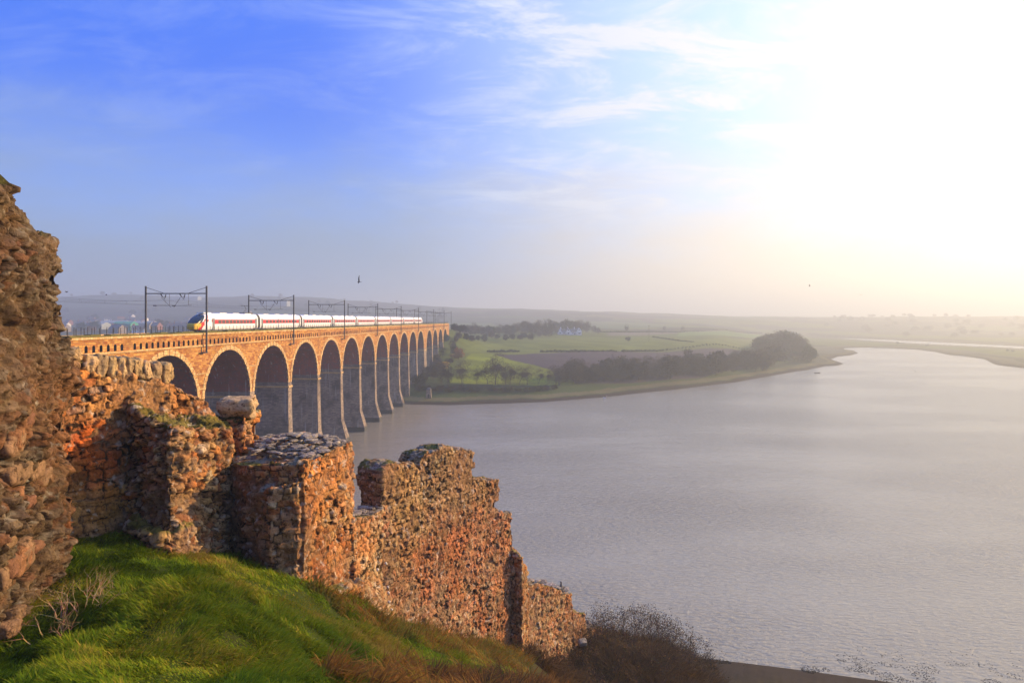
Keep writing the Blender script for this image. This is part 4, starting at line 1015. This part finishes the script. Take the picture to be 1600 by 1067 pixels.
# small stone hut on the shore by the viaduct
p = hit(670, 622, 215); sh_ = empty('stone_hut', (p.x, p.y, p.z-.3)); tag(sh_, 'tiny dark stone tower on the shore beside the viaduct pier', 'hut')
mb = MB(); mb.frustum((0, 0, 0), (1.2, 1.2), (0, 0, 4.2), (1.0, 1.0)); mb.build('wall', M['pierstone'], sh_)
mb = MB(); mb.frustum((0, 0, 4.2), (1.2, 1.2), (0, 0, 4.9), (.5, .5)); mb.build('roof', M['slate'], sh_)
mb = MB(); mb.box(-.35, .35, -1.24, -1.1, .4, 2.2); mb.build('door', M['dark'], sh_)
# poles
for px, py, h, lb in [(1014, 534, 26, 'tall wooden pole in the green field right of the lone bush'), (1172, 545, 8, 'short pole by the field corner near the river bend wood')]:
    q = hit(px, py, 215); t = empty('utility_pole', q); tag(t, lb, 'pole'); hh = h/F*q.y
    mb = MB(); mb.tube((0, 0, 0), (0, 0, hh), .16, .11, 7); mb.build('pole', M['bark'], t)
    mb = MB(); mb.box(-1.0, 1.0, -.06, .06, hh-.9, hh-.75); mb.build('crossarm', M['bark'], t)
# ------------------------------------------------------------------ town in the haze behind the viaduct
def house(wall, roof, L_=11, D_=7.5, hw=5.0, hr=8.2):
    t = empty('house'); mw, mr = MB(), MB(); gable_block(mw, mr, -L_/2, L_/2, -D_/2, D_/2, hw, hr)
    mw.build('wall', M[wall], t); r_ = mr.build('roof', M[roof], t)
    mb = MB(); mb.box(-L_/2+.1, -L_/2+1.1, -.5, .5, hr-1.0, hr+1.2); mb.build('chimney', M['tile'], r_)
    for x in (-L_*.3, 0, L_*.3):
        for z in (1.5, 3.7):
            if x == 0 and z < 2: continue
            mb = MB(); mb.box(x-.55, x+.55, -D_/2-.04, -D_/2+.1, z-.6, z+.6); mb.build('window', M['dark'], t)
    mb = MB(); mb.box(-.5, .5, -D_/2-.05, -D_/2+.1, 0, 2.1); mb.build('door', M['slate'], t)
    return t
hp = [house('harl', 'tile'), house('lime', 'slate'), house('harl', 'slate', 15, 8, 5.4, 9), house('tile', 'slate', 9, 8, 5.8, 9.5)]
hl = ['hazy house with clay tiled roof in the town behind the viaduct', 'hazy pale walled house in the town behind the viaduct', 'long hazy house with slate roof in the town behind the viaduct', 'hazy brick house with slate roof in the town behind the viaduct']
used = set()
for i in range(110):
    px = rr.uniform(100, 560); Y = rr.choice([rr.uniform(560, 900), rr.uniform(620, 1300), rr.uniform(800, 1200)]); x = (px-800)/F*Y
    if poly_sd(np.array([x]), np.array([Y]), SHORE)[0] < 30: continue
    k = rr.randrange(4); h_ = hp[k] if k not in used else copy_tree(hp[k]); used.add(k)
    h_.location = (x, Y, g1(x, Y)-.6); h_.rotation_euler = (0, 0, rr.uniform(-.7, .7)); tag(h_, hl[k], 'house', 'houses of the town across the river')
def shed(px, Y, L_, D_, H_, wall, roof, label):
    x = (px-800)/F*Y; t = empty('industrial_shed', (x, Y, g1(x, Y)-.5), rad(8)); mw, mr = MB(), MB(); gable_block(mw, mr, -L_/2, L_/2, -D_/2, D_/2, H_, H_+2.5)
    mw.build('wall', M[wall], t); mr.build('roof', M[roof], t); mb = MB(); mb.box(-3, 3, -D_/2-.05, -D_/2+.1, 0, 4.5); mb.build('door', M['slate'], t); tag(t, label, 'shed')
shed(148, 760, 26, 24, 7, 'palemetal', 'palemetal', 'pale flat industrial shed just right of the tall ruin in the haze')
shed(180, 800, 30, 26, 8.5, 'palemetal', 'palemetal', 'pale long shed left of the green shed')
shed(196, 720, 19, 20, 8, 'greenmetal', 'greenmetal', 'bright green industrial shed in the haze left of the gantry')
shed(222, 790, 30, 24, 8, 'palemetal', 'palemetal', 'pale long shed right of the green shed')
shed(430, 1500, 60, 40, 12, 'palemetal', 'palemetal', 'far pale warehouse roof behind the train')
shed(290, 1700, 70, 30, 10, 'palemetal', 'palemetal', 'far pale warehouse above the train nose')
for i in range(70):
    px = rr.uniform(100, 700); Y = rr.uniform(600, 2300); x = (px-800)/F*Y
    if poly_sd(np.array([x]), np.array([Y]), SHORE)[0] < 30: continue
    plant(rr.choice(['full', 'ever']), x, Y, rr.uniform(8, 14), 'hazy tree among the houses of the town behind the viaduct', group='trees of the town across the river', wide=1.5)
for i in range(46):    # tongue and far low shore
    px = rr.uniform(1290, 1600); Y = rr.choice([rr.uniform(1250, 1900), rr.uniform(1500, 2600)]); x = (px-800)/F*Y
    if poly_sd(np.array([x]), np.array([Y]), SHORE)[0] < 25: continue
    plant(rr.choice(['full', 'bush']), x, Y, rr.uniform(8, 15), 'faint tree on the misty shore beyond the far channel', group='trees on the misty far shore', wide=2.0)
for px, py in [(1403, 537.5), (1448, 541), (1575, 549), (1583, 550)]:
    at('greenbush', px, py, 4, 'small dark bush on the low spit between the two channels', cat='shrub', group='bushes on the low spit', wide=1.8)
# ------------------------------------------------------------------ foreground grass and scrub
def blades(name, n, sampler, hlo, hhi, wd, pal, label, cat=None, kind='stuff', lean=.6, seed=1, mat='grass', reject=None, clump=.8, bend=.45):
    r = np.random.default_rng(seed); X, Y = sampler(r, n)
    z = ground(X, Y); keep = z > .8
    if reject is not None: keep &= ~reject(X, Y)
    X, Y, z = X[keep], Y[keep], z[keep]; n = len(X)
    cn = fbm2(X*clump, Y*clump, 3, seed); cn2 = fbm2(X*clump*.35+9, Y*clump*.35, 3, seed+5)
    h = (hlo+(hhi-hlo)*r.random(n))*(.45+1.2*sstep(cn, .3, .7))
    az = 6.28*fbm2(X*.9+30, Y*.9, 2, seed+2)*1.6+r.normal(0, .7, n); ln = lean*(.5+r.random(n))
    d = np.stack([np.cos(az)*ln, np.sin(az)*ln, np.ones(n)], 1); d /= np.linalg.norm(d, axis=1)[:, None]
    sd = np.stack([-np.sin(az+r.normal(0, .8, n)), np.cos(az), np.zeros(n)], 1)*(wd*(.6+.8*r.random(n)))[:, None]
    b = np.stack([X, Y, z-.03], 1); m_ = b+d*(h*.55)[:, None]; d2 = d.copy(); d2[:, 2] -= bend*(.5+r.random(n)); tp = m_+d2*(h*.5)[:, None]
    V = np.stack([b-sd, b+sd, m_+sd*.7, m_-sd*.7, tp], 1).reshape(-1, 3)
    base = np.arange(n)*5
    T = np.concatenate([np.stack([base, base+1, base+2], 1), np.stack([base, base+2, base+3], 1), np.stack([base+3, base+2, base+4], 1)])
    pal = np.array(pal); k = np.clip((cn2*1.5-.25+r.normal(0, .16, n)), 0, .999)*(len(pal)-1); i0 = k.astype(int); f_ = (k-i0)[:, None]
    c = (pal[i0]*(1-f_)+pal[np.minimum(i0+1, len(pal)-1)]*f_)*(.7+.6*r.random(n))[:, None]
    o = np_mesh(name, V, T, M[mat], col=np.repeat(c, 5, 0), smooth=False)
    return tag(o, label, cat, None, kind)
WALLS = [[(-20, 20), (-11.6, 16.6), (-10, 11.4), (-20, 9)], [(-12.4, 17), (-9.9, 21.7), (-11, 22.5), (-13.5, 17.5)], [(-11.6, 19.0), (-9.65, 18.05), (-9.15, 20.7), (-10, 22.5)], E, [(-5.85, 23.3), (-5.25, 26.4), (-6.3, 26.7), (-7, 23.6)],
         [(-5.3, 26.0), (.2, 36), (-1, 37), (-6.4, 26.7)], [(.85, 37.0), (4.05, 42.5), (2, 43.6), (-1, 38.2)]]
def inwall(X, Y):
    k = np.zeros(X.shape, bool)
    for w_ in WALLS: k |= poly_sd(X, Y, np.array(w_)) > .12
    return k
def samp(a0, a1, y0, y1):
    def f_(r, n):
        t = r.random(n); Y = y0*(y1/y0)**t; return (a0+(a1-a0)*r.random(n))*Y, Y
    return f_
blades('grass', 560000, samp(-.84, .02, 9.5, 27), .06, .28, .010, [(.045, .085, .003), (.10, .18, .005), (.17, .245, .008), (.28, .28, .015), (.40, .27, .05)], 'soft green grass covering the slope below the ruin', lean=1.0, seed=3, clump=1.6,
       reject=lambda X, Y: inwall(X, Y) | ((Y > 17) & (X > -3.0+(Y-17)*.6)))
blades('dead_bracken', 190000, samp(-.30, .32, 13, 56), .2, .85, .014, [(.12, .14, .02), (.34, .18, .03), (.24, .10, .025), (.12, .06, .025), (.07, .05, .022)], 'orange brown dead bracken and weeds along the foot of the walls', lean=1.1, seed=9, clump=1.8,
       reject=lambda X, Y: inwall(X, Y) | (X < -6.6+(Y-19)*.35) | (X < -5.6+(Y-11)*.42), mat='grass')
blades('rough_herbage', 60000, samp(-.35, .03, 19, 38), .15, .62, .013, [(.10, .15, .02), (.26, .15, .03), (.20, .20, .03), (.36, .15, .03), (.12, .12, .02), (.24, .09, .025)], 'yellow green weeds growing up against the wall foot', lean=1.0, seed=12, clump=2.4,
       reject=lambda X, Y: inwall(X, Y) | (X < -6.4+(Y-19)*.3) | (X > -2.9+(Y-22)*.53))
blades('dead_scrub', 150000, samp(.02, .34, 34, 56), .25, 1.3, .02, [(.05, .045, .02), (.11, .06, .025), (.07, .04, .022), (.16, .085, .03), (.045, .035, .02)], 'dark brown tangled scrub covering the steep bank above the beach', lean=1.2, seed=19, clump=.9, reject=lambda X, Y: inwall(X, Y))
def shrub(name, x, y, h, wd, label, seed, n=34, col=(.10, .06, .04), cat='shrub', lvs=600, group=None, parent=None):
    rr2 = random.Random(seed); mb = MB(); ms = MB(); t = empty(name, (x, y, g1(x, y)-.1)); tips = []
    def br(p, d, L_, r, lev):
        q = p
        for i in range(3):
            d = (d+Vector((rr2.gauss(0, .22), rr2.gauss(0, .22), rr2.gauss(.02, .15)))).normalized(); q2 = q+d*L_/3
            mb.tube(q, q2, r, r*.8, 3, 0, tuple(c*rr2.uniform(.7, 1.3) for c in col), False); q = q2; r *= .8; tips.append(q)
        if lev < 3:
            for k in range(rr2.choice((2, 3))): br(q, (d+Vector((rr2.gauss(0, .6), rr2.gauss(0, .6), rr2.gauss(.1, .4)))).normalized(), L_*.62, r*.75, lev+1)
    for k in range(n):
        az = rr2.uniform(0, 6.28); r0 = wd*math.sqrt(rr2.random())*.7
        br(Vector((math.cos(az)*r0, math.sin(az)*r0, 0)), Vector((math.cos(az)*.5, math.sin(az)*.5, 1)).normalized(), h*rr2.uniform(.3, .52), .016, 0)
    mb.build('branches', M['twig'], t, False, True)
    for k in range(lvs):
        p = rr2.choice(tips)+Vector((rr2.gauss(0, .1), rr2.gauss(0, .1), rr2.gauss(0, .1))); d = Vector((rr2.gauss(0, 1), rr2.gauss(0, 1), rr2.gauss(0, 1))).normalized()*.07; u = d.orthogonal().normalized()*.04
        c = rr2.choice([(.11, .055, .03), (.07, .06, .03), (.15, .08, .03), (.06, .04, .03)]); ms.add([p-u, p+d, p+u], [(0, 1, 2)], 0, c)
    if lvs: ms.build('leaves', M['twig'], t, False, True)
    return tag(t, label, cat, group)
k = 0
for px, Y, h, wd in [(905, 40, 1.5, 1.6), (935, 43, 2.0, 1.8), (965, 45, 2.3, 2.0), (992, 46, 2.9, 2.0), (1012, 47, 2.9, 1.8), (1030, 48, 2.2, 2.0), (955, 38, 1.6, 1.8), (1000, 40, 1.8, 2.0), (1050, 46, 1.8, 2.0), (870, 38, 1.4, 1.6),
                     (1085, 50, 1.7, 1.8), (1060, 50, 2.6, 1.2), (925, 44, 2.4, 1.0), (948, 47, 3.0, .9), (1022, 50, 3.4, 1.0), (1040, 41, 1.7, 2.0), (910, 35, 1.3, 1.6), (1080, 45, 1.5, 1.8)]:
    x = (px-800)/F*Y
    lb = {992: 'tall leafless bush with twigs standing up against the water', 1085: 'dark bush at the right end of the scrub above the beach'}.get(px, 'brown leafless bramble bush in the scrub at the bottom of the slope')
    shrub('shrub', x, Y, h, wd, lb, 900+k, 30, group='bramble bushes above the beach', lvs=900); k += 1
shrub('dry_twigs', -9.1, 13.5, 1.0, .6, 'heap of dry bleached twigs lying on the grass by the tall ruin', 950, 20, (.34, .23, .14), 'twigs', 0)
shrub('dry_twigs', -9.2, 12.6, .7, .5, 'lower straggling patch of dry bleached stalks beside the tall ruin', 952, 12, (.30, .20, .12), 'twigs', 0)
shrub('shrub', -6.6, 27.6, 3.6, .5, 'dark twiggy bush growing in the gap between stump and stepped wall', 960, 20, (.07, .06, .03), 'shrub', 500)
# white flowers on the low wall foot
mb = MB()
for px, py, Y in [(590, 890, 24.4), (606, 917, 25), (608, 940, 25), (612, 952, 25.5), (607, 926, 25), (603, 880, 25)]:
    q = pt(px, py, Y-.6); rock_mesh(mb, q, (.12, .1, .14), px, 0, (.75, .72, .62), .3, 0, 1)
tag(mb.build('white_flower', M['ruin'], None, True, True), 'small white flower heads growing at the foot of the low wall', 'flowers', kind='stuff')
# seaweed and stones at the water edge
mb = MB(); r_ = random.Random(77)
for i in range(4200):
    px = r_.uniform(1100, 1640); Y0 = np.interp(px, [1100, 1300, 1600], [71, 68.5, 65]); d_ = abs(r_.gauss(0, 1))
    Y = Y0-1.2+r_.uniform(0, .6)+d_*np.interp(px, [1100, 1250, 1320, 1600], [.5, .7, 2.4, 3.0]); x = (px-800)/F*Y
    if vnoise(np.array([[x*.6, Y*.9, 0.]]), 4)[0] < .52: continue
    s_ = r_.uniform(.03, .10); z = max(g1(x, Y), -.02)
    mb.frustum((x, Y, z-.05), (s_, s_*.6), (x+.03, Y, z+.03+s_*.12), (s_*.5, s_*.3), 0, (.03, .024, .018))
tag(mb.build('seaweed', M['twig'], None, False, True), 'dark seaweed and stones strewn along the near water edge', kind='stuff')
# ------------------------------------------------------------------ birds
def bird(name, loc, span, rz, label, up=.6, mat='feather_d', cat='bird', flap=1.0, roll=0.0):
    """flying bird: tapered body, head, tail, two bent wings; one mesh"""
    mb = MB(); s_ = span
    rows = [(-.24, .012, .0), (-.17, .03, .0), (-.05, .055, -.005), (.06, .055, -.005), (.14, .034, .01), (.19, .034, .018), (.225, .02, .016), (.27, .006, .01)]
    k = 8; vs = [(x*s_, math.cos(6.283*i/k)*r*s_, (z+math.sin(6.283*i/k)*r)*s_) for x, r, z in rows for i in range(k)]
    mb.add(vs, [(j*k+i, j*k+(i+1) % k, (j+1)*k+(i+1) % k, (j+1)*k+i) for j in range(len(rows)-1) for i in range(k)]+[tuple(range(k))[::-1], tuple(range((len(rows)-1)*k, len(rows)*k))])
    mb.add([(-.20*s_, 0, .012*s_), (-.36*s_, .07*s_, .0), (-.36*s_, -.07*s_, .0), (-.2*s_, 0, -.012*s_)], [(0, 1, 2), (3, 2, 1), (0, 3, 1), (0, 2, 3)])
    for sg, u in ((1, up), (-1, up*flap)):
        q = [(.10, .03, 0), (-.08, .03, 0), (.13, .24, .22*u), (-.04, .24, .22*u), (.02, .50, .42*u), (-.03, .50, .42*u)]
        a_ = [(x*s_, sg*y*s_, z*s_+.008*s_) for x, y, z in q]+[(x*s_, sg*y*s_, z*s_-.008*s_) for x, y, z in q]
        mb.add(a_, [(0, 2, 3, 1), (2, 4, 5, 3), (6, 7, 9, 8), (8, 9, 11, 10), (0, 6, 8, 2), (2, 8, 10, 4), (1, 3, 9, 7), (3, 5, 11, 9), (4, 10, 11, 5), (0, 1, 7, 6)])
    o = mb.build(name, M[mat], None, True); o.location = loc; o.rotation_euler = (roll, 0, rz); return tag(o, label, cat, 'birds in the air')
bird('gull', pt(561, 440.5, 70), .8, rad(200), 'largest flying gull with raised wing above the viaduct gantries', 1.9, 'feather_d', 'gull', -.05, .25)
bird('gull', pt(1265, 447, 95), .5, rad(150), 'tiny gull flying in the pale sky above the far channel', 1.0, 'feather_d', 'gull')
bird('gull', pt(1345, 461, 130), .8, rad(60), 'faintest tiny bird right of the other gull over the channel', .5, 'feather_d', 'gull')
bird('gull', pt(104, 456.5, 60), .5, rad(10), 'tiny bird in the sky just right of the tall ruin', .5, 'feather_d', 'gull')
bird('gull', pt(166, 461, 90), .5, rad(50), 'tiny bird between the tall ruin and the first gantry', .7, 'feather_d', 'gull')
# black bird perched on the slab-strewn wall
q = pt(877, 917, 41.4); cr = MB()
rows = [(-.26, .02, -.20), (-.15, .05, -.08), (-.05, .095, 0), (.05, .10, .09), (.09, .075, .19), (.10, .055, .25), (.12, .062, .31), (.17, .05, .33), (.21, .018, .325), (.27, .005, .31)]
kk = 10; cr.add([(x, math.cos(6.283*i/kk)*r, z+math.sin(6.283*i/kk)*r*.9) for x, r, z in rows for i in range(kk)], [(j*kk+i, j*kk+(i+1) % kk, (j+1)*kk+(i+1) % kk, (j+1)*kk+i) for j in range(len(rows)-1) for i in range(kk)]+[tuple(range(kk))[::-1], tuple(range(9*kk, 10*kk))])
for sy in (-.04, .04): cr.tube((.0, sy, -.05), (.02, sy, -.26), .012, .01, 5); cr.tube((.02, sy, -.26), (.09, sy, -.265), .01, .006, 4)
o = cr.build('crow', M['feather_d'], None, True); o.location = (q.x, q.y, q.z+.0); o.rotation_euler = (0, rad(-18), rad(120)); o.scale = (.9,)*3; tag(o, 'black bird perched on the slabs of the shore wall', 'crow')
# pale splashed rock in the scrub, and a swan far off
mb = MB(); q = pt(910, 1003, 41); rock_mesh(mb, q, (.6, .4, .4), 5, .4, (.24, .24, .23), .8, .5, 4); 
tag(mb.build('rock', M['ruin'], None, True, True), 'white splashed rock in the brown scrub below the shore walls', 'rock')
def swan(px, py, label, mat):
    x, y = onwater(px, py); mb = MB()
    rows = [(-.75, .03, .35), (-.6, .16, .26), (-.25, .28, .16), (.15, .26, .14), (.42, .14, .20), (.50, .08, .38), (.46, .06, .62), (.50, .065, .82), (.60, .06, .88), (.74, .02, .84)]
    k = 8; mb.add([(a_, math.cos(6.283*i/k)*r, z+math.sin(6.283*i/k)*r*.8) for a_, r, z in rows for i in range(k)], [(j*k+i, j*k+(i+1) % k, (j+1)*k+(i+1) % k, (j+1)*k+i) for j in range(len(rows)-1) for i in range(k)]+[tuple(range(k))[::-1], tuple(range(9*k, 10*k))])
    o = mb.build('swan', M[mat], None, True); o.location = (x, y, 0); o.scale = (1.5,)*3; tag(o, label, 'swan')
swan(945, 622.5, 'white swan resting at the far river edge below the scrub belt', 'feather_w')
# small dark work boat and mooring
x, y = onwater(1277, 583); t = empty('rowing_boat', (x, y, 0), rad(15)); tag(t, 'tiny dark rowing boat on the water near the river bend', 'boat')
mb = MB(); rows = [(-2.2, .55, .5), (-1.2, .8, .42), (.2, .85, .4), (1.4, .6, .48), (2.4, .05, .7)]
vs = []
for a_, b_, c in rows: vs += [(a_, -b_, c), (a_, -b_*.6, -.1), (a_, b_*.6, -.1), (a_, b_, c)]
mb.add(vs, [(4*j+i, 4*j+i+1, 4*j+5+i, 4*j+4+i) for j in range(4) for i in range(3)]+[(0, 3, 2, 1)]); mb.build('hull', M['under'], t)
mb = MB(); mb.box(-.9, -.6, -.7, .7, .28, .34); mb.box(.6, .9, -.65, .65, .28, .34); mb.build('thwart', M['bark'], t)
mb = MB(); x, y = onwater(1430, 580); mb.tube((x, y, -.2), (x, y, .5), .5, .35, 12); mb.tube((x, y, .5), (x, y, .9), .06, .05, 6); tag(mb.build('mooring_buoy', M['under']), 'tiny dark buoy on the bright water right of the rowing boat', 'buoy')
# ------------------------------------------------------------------ haze
hm = bpy.data.materials.new('haze'); hm.use_nodes = True; t = NT(hm.node_tree)
pv = t.n('ShaderNodeVolumePrincipled', {'Color': (.79, .905, .97, 1), 'Density': .00074, 'Anisotropy': .35})
t.t.links.new(pv.outputs[0], t.n('ShaderNodeOutputMaterial').inputs['Volume'])
zmax = max((o.matrix_world @ Vector(c)).z if False else 0 for o in [cam] for c in [(0, 0, 0)])
mb = MB(); mb.box(-68000/8, 68000/8, -60, 5900, -9.5, 135); tag(mb.build('haze', hm), 'thin pale haze filling the whole valley', kind='stuff')
for l_ in list(PROTO.values()):
    for pr in l_:
        if pr.name not in USED:
            for ch in list(pr.children): bpy.data.objects.remove(ch)
            bpy.data.objects.remove(pr)
